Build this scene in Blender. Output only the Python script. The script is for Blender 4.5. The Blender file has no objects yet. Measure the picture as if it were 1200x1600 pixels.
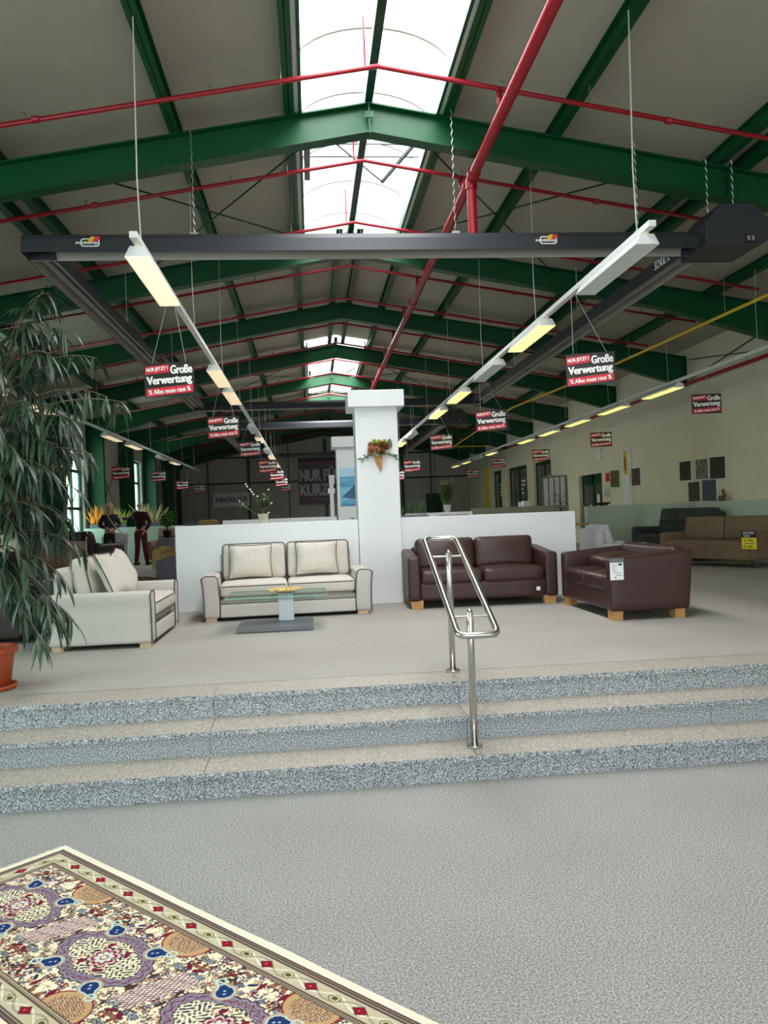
import bpy, bmesh, math, random
import numpy as np
from mathutils import Vector, Matrix, noise
random.seed(7)
PI = math.pi
SC = bpy.context.scene
COL = SC.collection
# ------------------------------------------------------------------ camera
def unit(v):
    v = np.array(v, float); return v / np.linalg.norm(v)
FPX = 1230.0
yc = unit([-113, -9, -FPX]); zc = unit([-.0375, 1, -.00387]); zc = unit(zc - yc * (yc @ zc)); xc = np.cross(yc, zc)
cam_d = bpy.data.cameras.new('camera'); cam = bpy.data.objects.new('camera', cam_d); COL.objects.link(cam)
cam_d.sensor_fit = 'VERTICAL'; cam_d.sensor_height = 36.0; cam_d.sensor_width = 27.0; cam_d.lens = 36.0 * FPX / 1600
cam_d.clip_start = .05; cam_d.clip_end = 200
cam.matrix_world = Matrix(((xc[0], xc[1], xc[2], 0), (yc[0], yc[1], yc[2], 0), (zc[0], zc[1], zc[2], 1.575), (0, 0, 0, 1)))
SC.camera = cam
# ------------------------------------------------------------------ exposure, sky, daylight
SC.view_settings.view_transform = 'Standard'; SC.view_settings.look = 'None'
SC.view_settings.gamma = 1.0; SC.view_settings.use_curve_mapping = False
SC.view_settings.exposure = 0.7
W = bpy.data.worlds.new('overcast_sky'); SC.world = W; W.use_nodes = True
W.node_tree.nodes['Background'].inputs[0].default_value = (.93, .97, 1.0, 1)
W.node_tree.nodes['Background'].inputs[1].default_value = 2.2
def area(name, loc, rot, sx, sy, power, col):
    l = bpy.data.lights.new(name, 'AREA'); l.shape = 'RECTANGLE'; l.size = sx; l.size_y = sy; l.energy = power; l.color = col
    o = bpy.data.objects.new(name, l); o.location = loc; o.rotation_euler = rot; COL.objects.link(o); return o
area('daylight_over_front_rooflight', (.79, 6.8, 7.3), (0, 0, 0), 2.4, 12.4, 760, (1, .99, .96))
area('daylight_over_rear_rooflight', (.79, 24.6, 7.3), (0, 0, 0), 2.4, 8.6, 1500, (1, .99, .96))
area('daylight_through_entrance_glass', (.8, -5.7, 2.3), (PI / 2, 0, PI), 12.5, 3.6, 385, (.88, .95, 1.0))

for y_, w_, p_ in ((2.6, 5.4, 300), (15.4, 1.7, 90), (23.5, 1.7, 90), (31.5, 1.7, 90)):   # left window daylight; the wide first one is added, unseen, to brighten the right wall
    area('daylight_real_or_added_window', (-7.5, y_, 2.6), (0, -PI / 2, 0), 2.9, w_, p_, (.9, .96, 1.0))

# ------------------------------------------------------------------ materials
def s2l(c): return tuple((v / 255 / 12.92 if v / 255 <= .04045 else ((v / 255 + .055) / 1.055) ** 2.4) for v in c)
def new_mat(name):
    m = bpy.data.materials.new(name); m.use_nodes = True
    return m, m.node_tree.nodes, m.node_tree.links, m.node_tree.nodes['Principled BSDF']
def mat(name, c, rough=.6, metal=0, spec=.5, var=0, vscale=8, bump=0, bscale=60, emit=0, stretch=None, coat=0):
    m, N, L, b = new_mat(name)
    col = (*s2l(c), 1)
    b.inputs['Base Color'].default_value = col; b.inputs['Roughness'].default_value = rough
    b.inputs['Metallic'].default_value = metal; b.inputs['Specular IOR Level'].default_value = spec
    if coat: b.inputs['Coat Weight'].default_value = coat
    tc = N.new('ShaderNodeTexCoord'); mp = N.new('ShaderNodeMapping'); L.new(tc.outputs['Object'], mp.inputs[0])
    if stretch: mp.inputs['Scale'].default_value = stretch
    if var:
        n = N.new('ShaderNodeTexNoise'); n.inputs['Scale'].default_value = vscale; n.inputs['Detail'].default_value = 4
        L.new(mp.outputs[0], n.inputs['Vector'])
        r = N.new('ShaderNodeMapRange'); r.inputs['To Min'].default_value = 1 - var; r.inputs['To Max'].default_value = 1 + var
        r.inputs['From Min'].default_value = .3; r.inputs['From Max'].default_value = .7
        L.new(n.outputs['Fac'], r.inputs['Value'])
        v = N.new('ShaderNodeVectorMath'); v.operation = 'SCALE'; v.inputs[0].default_value = col[:3]
        L.new(r.outputs[0], v.inputs['Scale']); L.new(v.outputs[0], b.inputs['Base Color'])
    if bump:
        n = N.new('ShaderNodeTexNoise'); n.inputs['Scale'].default_value = bscale; n.inputs['Detail'].default_value = 3
        L.new(mp.outputs[0], n.inputs['Vector'])
        u = N.new('ShaderNodeBump'); u.inputs['Strength'].default_value = bump; u.inputs['Distance'].default_value = .02
        L.new(n.outputs['Fac'], u.inputs['Height']); L.new(u.outputs[0], b.inputs['Normal'])
    if emit:
        b.inputs['Emission Color'].default_value = col; b.inputs['Emission Strength'].default_value = emit
    return m
def speckle(name, cols, pos, scale, rough=.5, mid=0, bump=0):
    """stone or pile: several colours spread by fine noise"""
    m, N, L, b = new_mat(name); b.inputs['Roughness'].default_value = rough
    tc = N.new('ShaderNodeTexCoord')
    n = N.new('ShaderNodeTexNoise'); n.inputs['Scale'].default_value = scale; n.inputs['Detail'].default_value = 2.5; n.inputs['Roughness'].default_value = .7
    L.new(tc.outputs['Object'], n.inputs['Vector'])
    r = N.new('ShaderNodeValToRGB'); L.new(n.outputs['Fac'], r.inputs[0])
    e = r.color_ramp.elements
    while len(e) < len(cols): e.new(.5)
    for i, (c, p) in enumerate(zip(cols, pos)): e[i].position = p; e[i].color = (*s2l(c), 1)
    out = r.outputs[0]
    if mid:
        n2 = N.new('ShaderNodeTexNoise'); n2.inputs['Scale'].default_value = 1.4; n2.inputs['Detail'].default_value = 5
        L.new(tc.outputs['Object'], n2.inputs['Vector'])
        q = N.new('ShaderNodeMapRange'); q.inputs['From Min'].default_value = .3; q.inputs['From Max'].default_value = .7
        q.inputs['To Min'].default_value = 1 - mid; q.inputs['To Max'].default_value = 1 + mid
        L.new(n2.outputs['Fac'], q.inputs['Value'])
        v = N.new('ShaderNodeVectorMath'); v.operation = 'SCALE'; L.new(out, v.inputs[0]); L.new(q.outputs[0], v.inputs['Scale']); out = v.outputs[0]
    L.new(out, b.inputs['Base Color'])
    if bump:
        u = N.new('ShaderNodeBump'); u.inputs['Strength'].default_value = bump; u.inputs['Distance'].default_value = .004
        L.new(n.outputs['Fac'], u.inputs['Height']); L.new(u.outputs[0], b.inputs['Normal'])
    return m
def weave(name, ca, cb, scale, rough=.9):
    """fine checked upholstery cloth"""
    m, N, L, b = new_mat(name); b.inputs['Roughness'].default_value = rough; b.inputs['Specular IOR Level'].default_value = .2
    tc = N.new('ShaderNodeTexCoord'); facs = []
    for ax in range(3):
        w = N.new('ShaderNodeTexWave'); w.bands_direction = 'XYZ'[ax]; w.inputs['Scale'].default_value = scale
        L.new(tc.outputs['Object'], w.inputs['Vector']); facs.append(w.outputs['Fac'])
    a1 = N.new('ShaderNodeMath'); a1.operation = 'ADD'; L.new(facs[0], a1.inputs[0]); L.new(facs[1], a1.inputs[1])
    a2 = N.new('ShaderNodeMath'); a2.operation = 'ADD'; L.new(a1.outputs[0], a2.inputs[0]); L.new(facs[2], a2.inputs[1])
    d = N.new('ShaderNodeMath'); d.operation = 'DIVIDE'; d.inputs[1].default_value = 3; L.new(a2.outputs[0], d.inputs[0])
    x = N.new('ShaderNodeMix'); x.data_type = 'RGBA'; x.inputs[6].default_value = (*s2l(ca), 1); x.inputs[7].default_value = (*s2l(cb), 1)
    L.new(d.outputs[0], x.inputs[0]); L.new(x.outputs[2], b.inputs['Base Color'])
    u = N.new('ShaderNodeBump'); u.inputs['Strength'].default_value = .25; u.inputs['Distance'].default_value = .002
    L.new(d.outputs[0], u.inputs['Height']); L.new(u.outputs[0], b.inputs['Normal'])
    return m
def ribbed(name, c, axis, scale, amt=.3, rough=.6, var=.04):
    m, N, L, b = new_mat(name); b.inputs['Roughness'].default_value = rough
    tc = N.new('ShaderNodeTexCoord'); w = N.new('ShaderNodeTexWave'); w.bands_direction = axis; w.inputs['Scale'].default_value = scale
    w.inputs['Distortion'].default_value = .6; w.inputs['Detail'].default_value = 1
    L.new(tc.outputs['Object'], w.inputs['Vector'])
    n = N.new('ShaderNodeTexNoise'); n.inputs['Scale'].default_value = 1.1; L.new(tc.outputs['Object'], n.inputs['Vector'])
    q = N.new('ShaderNodeMapRange'); q.inputs['To Min'].default_value = 1 - var; q.inputs['To Max'].default_value = 1 + var
    L.new(n.outputs['Fac'], q.inputs['Value'])
    v = N.new('ShaderNodeVectorMath'); v.operation = 'SCALE'; v.inputs[0].default_value = s2l(c); L.new(q.outputs[0], v.inputs['Scale'])
    L.new(v.outputs[0], b.inputs['Base Color'])
    u = N.new('ShaderNodeBump'); u.inputs['Strength'].default_value = amt; u.inputs['Distance'].default_value = .004
    L.new(w.outputs['Fac'], u.inputs['Height']); L.new(u.outputs[0], b.inputs['Normal'])
    return m
def thin_glass(name, tint, clear, rough=.1, gloss=.12):
    m, N, L, b = new_mat(name); N.remove(b); o = N['Material Output']
    t = N.new('ShaderNodeBsdfTransparent'); t.inputs[0].default_value = (*s2l(tint), 1)
    d = N.new('ShaderNodeBsdfTranslucent'); d.inputs[0].default_value = (.9, .92, .92, 1)
    g = N.new('ShaderNodeBsdfGlossy'); g.inputs['Roughness'].default_value = rough
    x = N.new('ShaderNodeMixShader'); x.inputs[0].default_value = 1 - clear; L.new(t.outputs[0], x.inputs[1]); L.new(d.outputs[0], x.inputs[2])
    y = N.new('ShaderNodeMixShader'); y.inputs[0].default_value = gloss; L.new(x.outputs[0], y.inputs[1]); L.new(g.outputs[0], y.inputs[2])
    L.new(y.outputs[0], o.inputs[0]); return m
def picture_mat(name, cols, scale, stretch=(1, 1, 1)):
    m, N, L, b = new_mat(name); b.inputs['Roughness'].default_value = .5
    tc = N.new('ShaderNodeTexCoord'); mp = N.new('ShaderNodeMapping'); mp.inputs['Scale'].default_value = stretch; L.new(tc.outputs['Object'], mp.inputs[0])
    n = N.new('ShaderNodeTexNoise'); n.inputs['Scale'].default_value = scale; n.inputs['Detail'].default_value = 6; L.new(mp.outputs[0], n.inputs['Vector'])
    r = N.new('ShaderNodeValToRGB'); L.new(n.outputs['Fac'], r.inputs[0]); e = r.color_ramp.elements
    while len(e) < len(cols): e.new(.5)
    for i, c in enumerate(cols): e[i].position = .35 + .3 * i / (len(cols) - 1); e[i].color = (*s2l(c), 1)
    L.new(r.outputs[0], b.inputs['Base Color']); return m

M = {}
M['green'] = mat('green_steel_paint', (0, 72, 38), .42, spec=.35, var=.06, vscale=2)
M['green_dark'] = mat('green_frame_paint', (2, 60, 36), .45, spec=.3)
M['red'] = mat('red_pipe_paint', (146, 10, 30), .38)
M['ceil'] = ribbed('ribbed_ceiling_sheet', (164, 158, 143), 'Y', 5.2, .12)
M['wallR'] = mat('cream_wall_paint', (222, 215, 194), .85, var=.03, vscale=1.5)
M['wallG'] = ribbed('grey_sheet_wall', (172, 170, 162), 'X', 1.2, .25)
M['wallL'] = mat('grey_left_wall', (164, 160, 150), .8, var=.03)
M['carpet'] = speckle('grey_carpet', [(104, 104, 102), (144, 143, 140), (182, 180, 175)], [.36, .5, .64], 125, .95, .05, .3)
M['carpet_up'] = speckle('beige_grey_carpet', [(122, 118, 112), (158, 153, 146), (190, 185, 177)], [.36, .5, .64], 125, .95, .06, .3)
M['gran_r'] = speckle('granite_riser_cool_lit', [(52, 58, 64), (124, 132, 139), (164, 172, 178), (226, 232, 236)], [.37, .46, .53, .63], 135, .4)  # same stone as the treads; bluish daylight on the risers put into the colour
M['gran_t'] = speckle('granite_tread_warm_lit', [(112, 104, 95), (150, 141, 131), (170, 162, 151), (196, 190, 181)], [.36, .46, .54, .64], 110, .6, .04)  # same stone as the risers; warmer light from above put into the colour
M['joint'] = mat('stone_joint', (70, 72, 74), .9)
M['white'] = mat('white_partition_paint', (226, 229, 230), .6, var=.015, vscale=3)
M['mint'] = mat('mint_partition', (186, 202, 190), .35, var=.02)
M['whitemetal'] = mat('white_lamp_metal', (225, 226, 224), .35)
M['unlit'] = mat('lamp_louvre_off', (172, 174, 170), .45)
M['lit'] = mat('lamp_louvre_warm', (255, 226, 178), .5, emit=1.25)
M['lity'] = mat('lamp_louvre_yellow', (250, 236, 128), .5, emit=2.2)
M['anth'] = mat('anthracite_sheet', (48, 51, 56), .45, spec=.4)
M['refl'] = mat('heater_reflector', (150, 145, 138), .5)
M['steel'] = mat('brushed_stainless_steel', (198, 196, 190), .24, 1, var=.05, vscale=30, stretch=(1, 1, .05))
M['zinc'] = mat('zinc_chain', (165, 165, 160), .4, .8)
M['cable'] = mat('pale_suspension_cable', (190, 188, 180), .6)
M['cream'] = weave('cream_check_cloth', (184, 180, 175), (212, 207, 200), 19)
M['creamsoft'] = mat('cream_soft_cloth', (206, 199, 188), .92, spec=.2, var=.03, vscale=14, bump=.35, bscale=22)
M['piping'] = mat('dark_piping_cord', (78, 72, 72), .8)
M['leather'] = mat('oxblood_brown_leather', (58, 33, 30), .42, spec=.5, var=.08, vscale=9, bump=.12, bscale=45)
M['leathseam'] = mat('leather_seam', (32, 18, 17), .6)
M['oak'] = mat('light_wood_block', (186, 138, 84), .5, var=.12, vscale=14, stretch=(1, 1, 8))
M['oakpale'] = mat('pale_wood_block', (196, 172, 140), .55, var=.1, vscale=14)
M['taupe'] = mat('taupe_microfibre', (128, 108, 88), .9, spec=.2, var=.07, vscale=7, bump=.1)
M['charcoal'] = mat('charcoal_fabric', (62, 66, 68), .8, spec=.25, var=.1, vscale=10, bump=.12)
M['lightgrey'] = mat('light_grey_fabric', (196, 198, 202), .9, var=.04, bump=.3, bscale=20)
M['black'] = mat('black_plastic', (22, 22, 24), .5)
M['slate'] = mat('slate_laminate', (104, 108, 114), .4, var=.03)
M['brownhide'] = mat('mauve_brown_leather', (130, 108, 98), .6, var=.05)
M['tan'] = mat('tan_leather', (110, 80, 60), .6, var=.08)
M['darkbrown'] = mat('dark_brown_leather', (46, 34, 32), .45, var=.1)
M['mustard'] = mat('mustard_fabric', (140, 108, 62), .85, var=.05)
M['bluegrey'] = mat('blue_grey_laminate', (84, 86, 100), .6)
M['orange'] = mat('orange_reeds', (240, 150, 20), .6, var=.15)
M['straw'] = mat('straw_reeds', (214, 198, 140), .7, var=.15)
M['lime'] = mat('yellow_green_reeds', (180, 190, 80), .7, var=.15)
M['terra'] = mat('terracotta_plastic', (190, 88, 52), .45, var=.05)
M['soil'] = mat('potting_soil', (52, 40, 32), .95, bump=.6)
M['bark'] = mat('thin_bark', (112, 98, 80), .85, var=.15, vscale=30)
M['leaf'] = mat('narrow_green_leaf', (46, 70, 48), .42, var=.35, vscale=3.5, spec=.6)
M['leaf2'] = mat('fresh_green_leaf', (84, 120, 60), .5, var=.25, vscale=12)
M['leaf3'] = mat('bright_green_leaf', (70, 130, 50), .5, var=.25, vscale=12)
M['ivory'] = mat('ivory_pot', (232, 226, 196), .4)
M['potwhite'] = mat('white_pot', (235, 235, 232), .4)
M['petal'] = mat('white_petal', (240, 242, 240), .6)
M['textw'] = mat('white_lettering', (245, 243, 240), .6)
M['textb'] = mat('black_lettering', (30, 30, 32), .6)
M['textg'] = mat('grey_lettering', (186, 186, 186), .6)
M['signblack'] = mat('black_sign_board', (30, 22, 24), .4)
M['signred'] = mat('red_sign_strip', (214, 34, 52), .45)
M['yellow'] = mat('yellow_gas_pipe', (212, 176, 30), .45)
M['tagyel'] = mat('yellow_price_card', (245, 225, 40), .6)
M['tagblue'] = mat('navy_card_head', (34, 40, 66), .6)
M['paper'] = mat('white_paper', (238, 240, 242), .6)
M['paneglass'] = mat('dark_door_glass', (92, 96, 92), .12, spec=.6)
M['glass'] = thin_glass('clear_window_glass', (225, 245, 238), .9)
M['vault'] = thin_glass('milky_rooflight_sheet', (250, 252, 255), .82, gloss=.03)
M['tableglass'] = thin_glass('green_tinted_table_glass', (238, 247, 244), .97, .03, .14)
M['glassedge'] = mat('green_glass_edge', (140, 178, 164), .2)
M['skylining'] = mat('white_curb_lining', (225, 228, 226), .5)
M['alu'] = mat('brushed_aluminium_panel', (205, 212, 220), .3, .35)
M['burlap'] = mat('burlap_ribbon', (188, 142, 84), .85, var=.12, vscale=40, bump=.4, bscale=120)
M['flower'] = mat('dusty_orange_petals', (196, 140, 108), .8, var=.2, vscale=30)
M['flowerbr'] = mat('brown_dried_petals', (140, 96, 50), .8, var=.2, vscale=30)
M['sage'] = mat('sage_leaves', (96, 120, 92), .7, var=.2, vscale=20)
M['palegreen'] = mat('pale_yellow_green_blossom', (206, 208, 130), .8)
M['gold'] = mat('golden_wood_chips', (222, 196, 128), .5, var=.25, vscale=50)
M['skin'] = mat('skin', (205, 158, 132), .6)
M['hair'] = mat('blond_hair', (196, 176, 146), .7, var=.2, vscale=40)
M['maroon'] = mat('dark_maroon_knit', (50, 14, 20), .9)
M['burgundy'] = mat('burgundy_trousers', (96, 14, 28), .85)
M['blackcloth'] = mat('black_jacket', (22, 22, 26), .6)
M['lip'] = mat('lips', (170, 80, 80), .6)

# ------------------------------------------------------------------ mesh helpers
class MB:
    def __init__(s): s.v = []; s.f = []; s.m = []; s.cur = 0
    def add(s, vs, fs):
        o = len(s.v); s.v += [tuple(v) for v in vs]; s.f += [tuple(i + o for i in f) for f in fs]; s.m += [s.cur] * len(fs); return s
    def box(s, x0, x1, y0, y1, z0, z1):
        return s.add([(x0,y0,z0),(x1,y0,z0),(x1,y1,z0),(x0,y1,z0),(x0,y0,z1),(x1,y0,z1),(x1,y1,z1),(x0,y1,z1)],
                     [(0,3,2,1),(4,5,6,7),(0,1,5,4),(1,2,6,5),(2,3,7,6),(3,0,4,7)])
    def prism(s, pts, a, b, axis='y'):
        """polygon pts (2D) extruded along axis from a to b"""
        n = len(pts)
        mk = {'y': lambda p, t: (p[0], t, p[1]), 'x': lambda p, t: (t, p[0], p[1]), 'z': lambda p, t: (p[0], p[1], t)}[axis]
        return s.add([mk(p, a) for p in pts] + [mk(p, b) for p in pts],
                     [tuple(range(n))[::-1], tuple(range(n, 2 * n))] + [(i, (i + 1) % n, n + (i + 1) % n, n + i) for i in range(n)])
    def tube(s, pts, r, n=8, closed=False, caps=True):
        pts = [Vector(p) for p in pts]; k = len(pts); rs = r if isinstance(r, (list, tuple)) else [r] * k
        vs = []; up = None
        for i, p in enumerate(pts):
            if closed: t = (pts[(i + 1) % k] - pts[i - 1])
            else: t = pts[min(i + 1, k - 1)] - pts[max(i - 1, 0)]
            if t.length < 1e-9: t = Vector((0, 0, 1))
            t.normalize()
            if up is None: up = Vector((0, 0, 1)) if abs(t.z) < .9 else Vector((1, 0, 0))
            a = t.cross(up)
            if a.length < 1e-6: a = t.cross(Vector((.3, 1, .2)))
            a.normalize(); b = a.cross(t).normalized(); up = b
            vs += [p + (a * math.cos(q * 2 * PI / n) + b * math.sin(q * 2 * PI / n)) * rs[i] for q in range(n)]
        fs = []
        for i in range(k if closed else k - 1):
            j = (i + 1) % k
            for q in range(n): fs.append((i * n + q, i * n + (q + 1) % n, j * n + (q + 1) % n, j * n + q))
        if not closed and caps: fs += [tuple(range(n))[::-1], tuple((k - 1) * n + q for q in range(n))]
        return s.add(vs, fs)
    def cyl(s, a, b, r, r2=None, n=16): return s.tube([a, b], [r, r if r2 is None else r2], n)
    def lathe(s, prof, n=24, c=(0, 0, 0)):
        vs = [(c[0] + r * math.cos(q * 2 * PI / n), c[1] + r * math.sin(q * 2 * PI / n), c[2] + z) for r, z in prof for q in range(n)]
        k = len(prof)
        return s.add(vs, [(i * n + q, i * n + (q + 1) % n, (i + 1) * n + (q + 1) % n, (i + 1) * n + q) for i in range(k - 1) for q in range(n)]
                     + [tuple(range(n))[::-1], tuple((k - 1) * n + q for q in range(n))])
    def cushion(s, c, size, r=.04, puff=(0, 0, 0), n=6, warp=None, rot=None, wr=0):
        """soft rounded block"""
        h = [d / 2 for d in size]; r = min(r, min(h) * .98); ax = []
        for d in h:
            e = [-d, -d + r * .13, -d + r * .45, -d + r]
            m_ = [(-1 + 2 * (i + 1) / (n + 1)) * (d - r) for i in range(n)]
            ax.append(e + m_ + [-q for q in e[::-1]])
        idx = {}; vs = []; fs = []
        def vid(p):
            k = tuple(round(q, 6) for q in p)
            if k in idx: return idx[k]
            inn = [max(-(h[i] - r), min(h[i] - r, p[i])) for i in range(3)]
            d = Vector([p[i] - inn[i] for i in range(3)])
            q = Vector(inn) + (d.normalized() * r if d.length > 1e-9 else d)
            for a in range(3):
                if puff[a] and abs(p[a]) > h[a] - 1e-6:
                    u, w = [p[i] / h[i] for i in range(3) if i != a]
                    q[a] += math.copysign(puff[a] * (1 - u * u) * (1 - w * w), p[a])
            if wr: q += Vector(noise.noise_vector(q * 9 + Vector(c))) * wr
            if warp: q = Vector(warp(q))
            if rot: q = rot @ q
            idx[k] = len(vs); vs.append(q + Vector(c)); return idx[k]
        for a in range(3):
            b_, c_ = (a + 1) % 3, (a + 2) % 3
            for sg in (-1, 1):
                for i in range(len(ax[b_]) - 1):
                    for j in range(len(ax[c_]) - 1):
                        q = []
                        for (ii, jj) in ((i, j), (i + 1, j), (i + 1, j + 1), (i, j + 1)):
                            p = [0, 0, 0]; p[a] = sg * h[a]; p[b_] = ax[b_][ii]; p[c_] = ax[c_][jj]; q.append(vid(p))
                        fs.append(tuple(q if sg > 0 else q[::-1]))
        return s.add(vs, fs)
    def blob(s, c, r, n=8, squash=(1, 1, 1), jit=0):
        vs = []; fs = []
        for i in range(n + 1):
            t = PI * i / n
            for q in range(n * 2):
                a = PI * q / n; k = 1 + random.uniform(-jit, jit)
                vs.append((c[0] + r * k * squash[0] * math.sin(t) * math.cos(a), c[1] + r * k * squash[1] * math.sin(t) * math.sin(a), c[2] + r * squash[2] * math.cos(t)))
        m = n * 2
        for i in range(n):
            for q in range(m): fs.append((i * m + q, (i + 1) * m + q, (i + 1) * m + (q + 1) % m, i * m + (q + 1) % m))
        return s.add(vs, fs)
    def leaf(s, base, d, up, ln, w, droop=.35, seg=4):
        d = Vector(d).normalized(); side = d.cross(Vector(up))
        if side.length < 1e-4: side = Vector((1, 0, 0))
        side.normalize(); nrm = side.cross(d); vs = []; p = Vector(base); st = ln / seg
        for i in range(seg + 1):
            t = i / seg; hw = w * (math.sin(PI * min(1, t * .93 + .07)) ** .8) * .5
            vs += [p - side * hw + nrm * hw * .25, p, p + side * hw + nrm * hw * .25]
            d = (d + Vector((0, 0, -droop / seg))).normalized(); p = p + d * st
        fs = []
        for i in range(seg):
            o = i * 3; fs += [(o, o + 1, o + 4, o + 3), (o + 1, o + 2, o + 5, o + 4)]
        return s.add(vs, fs)
    def mesh(s, name):
        me = bpy.data.meshes.new(name); me.from_pydata(s.v, [], s.f); me.update(); return me
    def build(s, name, m, parent=None, smooth=False, bevel=0, loc=None, rot=None, sub=0, fix=True):
        me = s.mesh(name); mats = m if isinstance(m, (list, tuple)) else [m]
        for q in mats: me.materials.append(q)
        if len(mats) > 1: me.polygons.foreach_set('material_index', s.m)
        if fix:
            b = bmesh.new(); b.from_mesh(me); bmesh.ops.recalc_face_normals(b, faces=b.faces); b.to_mesh(me); b.free()
        if smooth: me.polygons.foreach_set('use_smooth', [True] * len(me.polygons))
        o = bpy.data.objects.new(name, me); COL.objects.link(o)
        if parent is not None: o.parent = parent
        if loc is not None: o.location = loc
        if rot is not None: o.rotation_euler = rot
        if bevel:
            q = o.modifiers.new('bevel', 'BEVEL'); q.width = bevel; q.segments = 2; q.limit_method = 'ANGLE'
        if sub:
            q = o.modifiers.new('sub', 'SUBSURF'); q.levels = q.render_levels = sub
        return o
def tag(o, label=None, cat=None, group=None, kind=None):
    if label: o['label'] = label
    if cat: o['category'] = cat
    if group: o['group'] = group
    if kind: o['kind'] = kind
    return o
def thing(name, label, cat, loc=(0, 0, 0), rz=0, group=None):
    o = bpy.data.objects.new(name, None); COL.objects.link(o); o.location = loc; o.rotation_euler = (0, 0, rz); o.empty_display_size = .1
    return tag(o, label, cat, group)
def struct(o): o['kind'] = 'structure'; return o
def copy_tree(o, parent=None, loc=None, rz=None):
    c = o.copy(); COL.objects.link(c)
    if parent is not None: c.parent = parent
    if loc is not None: c.location = loc
    if rz is not None: c.rotation_euler = (0, 0, rz)
    for ch in list(o.children): copy_tree(ch, c)
    return c
_txt = {}
def text_mesh(txt, h, w=None, bold=.02, shear=0):
    """flat lettering mesh in the XZ plane, centred, cap height about h, total width w"""
    key = (txt, h, w, bold, shear)
    if key in _txt: return _txt[key]
    cu = bpy.data.curves.new('lettering', 'FONT'); cu.body = txt; cu.size = 1; cu.offset = bold * .25; cu.extrude = .004; cu.shear = shear
    ob = bpy.data.objects.new('lettering', cu); COL.objects.link(ob)
    me = bpy.data.meshes.new_from_object(ob.evaluated_get(bpy.context.evaluated_depsgraph_get()))
    bpy.data.objects.remove(ob); n = len(me.vertices); a = np.zeros(n * 3); me.vertices.foreach_get('co', a); a = a.reshape(-1, 3)
    mn, mx = a.min(0), a.max(0); c = (mn + mx) / 2; sz = mx - mn
    b = np.zeros_like(a); sx = (w / sz[0]) if w else h / sz[1]
    b[:, 0] = (a[:, 0] - c[0]) * sx; b[:, 2] = (a[:, 1] - c[1]) * h / sz[1]; b[:, 1] = -(a[:, 2]) * .15
    me.vertices.foreach_set('co', b.ravel()); me.update()
    dx = bold * h * .75; fs = [tuple(p.vertices) for p in me.polygons]; V = []; F = []
    for q, (ox, oz) in enumerate(((0, 0), (dx, 0), (-dx, 0), (0, dx * .35), (0, -dx * .35))):
        F += [tuple(i + q * n for i in f) for f in fs]; V += [(p[0] + ox, p[1] - .0001 * q, p[2] + oz) for p in b]
    m2 = bpy.data.meshes.new('lettering'); m2.from_pydata(V, [], F); m2.update(); bpy.data.meshes.remove(me); _txt[key] = m2; return m2
def text(txt, h, w, m, parent, loc, rot=(0, 0, 0), bold=.02, name='lettering', shear=0):
    me = text_mesh(txt, h, w, bold, shear)
    if not me.materials: me.materials.append(m)
    elif me.materials[0] is not m: me = me.copy(); me.materials[0] = m
    o = bpy.data.objects.new(name, me); COL.objects.link(o); o.parent = parent; o.location = loc; o.rotation_euler = rot; return o
def rrect(w, h, r, n=5):
    """rounded rectangle, 2D points"""
    p = []
    for cx, cy, a in ((w/2-r, h/2-r, 0), (-w/2+r, h/2-r, 90), (-w/2+r, -h/2+r, 180), (w/2-r, -h/2+r, 270)):
        p += [(cx + r * math.cos(math.radians(a + 90 * i / n)), cy + r * math.sin(math.radians(a + 90 * i / n))) for i in range(n + 1)]
    return p

U = .456                                    # level of the raised hall floor
XR, ZR, SL = .79, 6.105, .171               # ridge line: x, rafter top height, roof slope
def zr(x): return ZR - SL * abs(x - XR)
FY = [8.65 + 4.03 * k for k in range(8)] + [40.72]
XL, XW, YB = -6.76, 8.34, 40.95             # left wall, right wall, back wall

# ------------------------------------------------------------------ setting: floors, steps, walls, ceiling
struct(MB().box(-7.5, 9, -6, 4.875, -.1, 0).build('floor', M['carpet']))
struct(MB().box(-7, 8.6, 5.50, 41.1, .2, U).build('floor', M['carpet_up']))
joints = [[-4.0, -2.32, -.664, .911, 2.494, 4.1], [-4.0, -2.33, -.664, .92, 2.518, 4.1], [-4.0, -1.98, -.675, .935, 2.3, 3.9]]
for i, (yn, zt) in enumerate([(4.538, .152), (4.858, .304), (5.175, U)]):
    e = tag(thing('stair_step', None, None, (0, 0, 0))); struct(e)
    yb = yn + .355 if i < 2 else 5.51
    J = [-7.0] + joints[i] + [8.6]
    t = MB(); r = MB()
    for a, b in zip(J, J[1:]):
        t.box(a + .0015, b - .0015, yn, yb, zt - .03, zt)
        r.box(a + .0015, b - .0015, yn + .016, yn + .05, zt - .152, zt - .032)
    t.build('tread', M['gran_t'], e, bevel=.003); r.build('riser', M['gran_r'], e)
    # front edge of the slab takes the riser colour with its painted-in cool light
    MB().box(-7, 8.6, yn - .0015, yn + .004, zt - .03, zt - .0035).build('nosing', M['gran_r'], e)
    MB().box(-7, 8.6, yn + .03, yb - .02, zt - .15, zt - .04).build('substrate', M['joint'], e)
def ceil_piece(x0, x1, y0, y1):
    p = [(x0, zr(x0) + .165), (x1, zr(x1) + .165), (x1, zr(x1) + .3), (x0, zr(x0) + .3)]
    if x0 < XR < x1: p = [(x0, zr(x0) + .165), (XR, ZR + .165), (x1, zr(x1) + .165), (x1, zr(x1) + .3), (XR, ZR + .3), (x0, zr(x0) + .3)]
    struct(MB().prism(p, y0, y1).build('ceiling', M['ceil']))
ceil_piece(-7.1, XR - .87, -6.1, 41.1); ceil_piece(XR + .87, 8.7, -6.1, 41.1)
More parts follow.
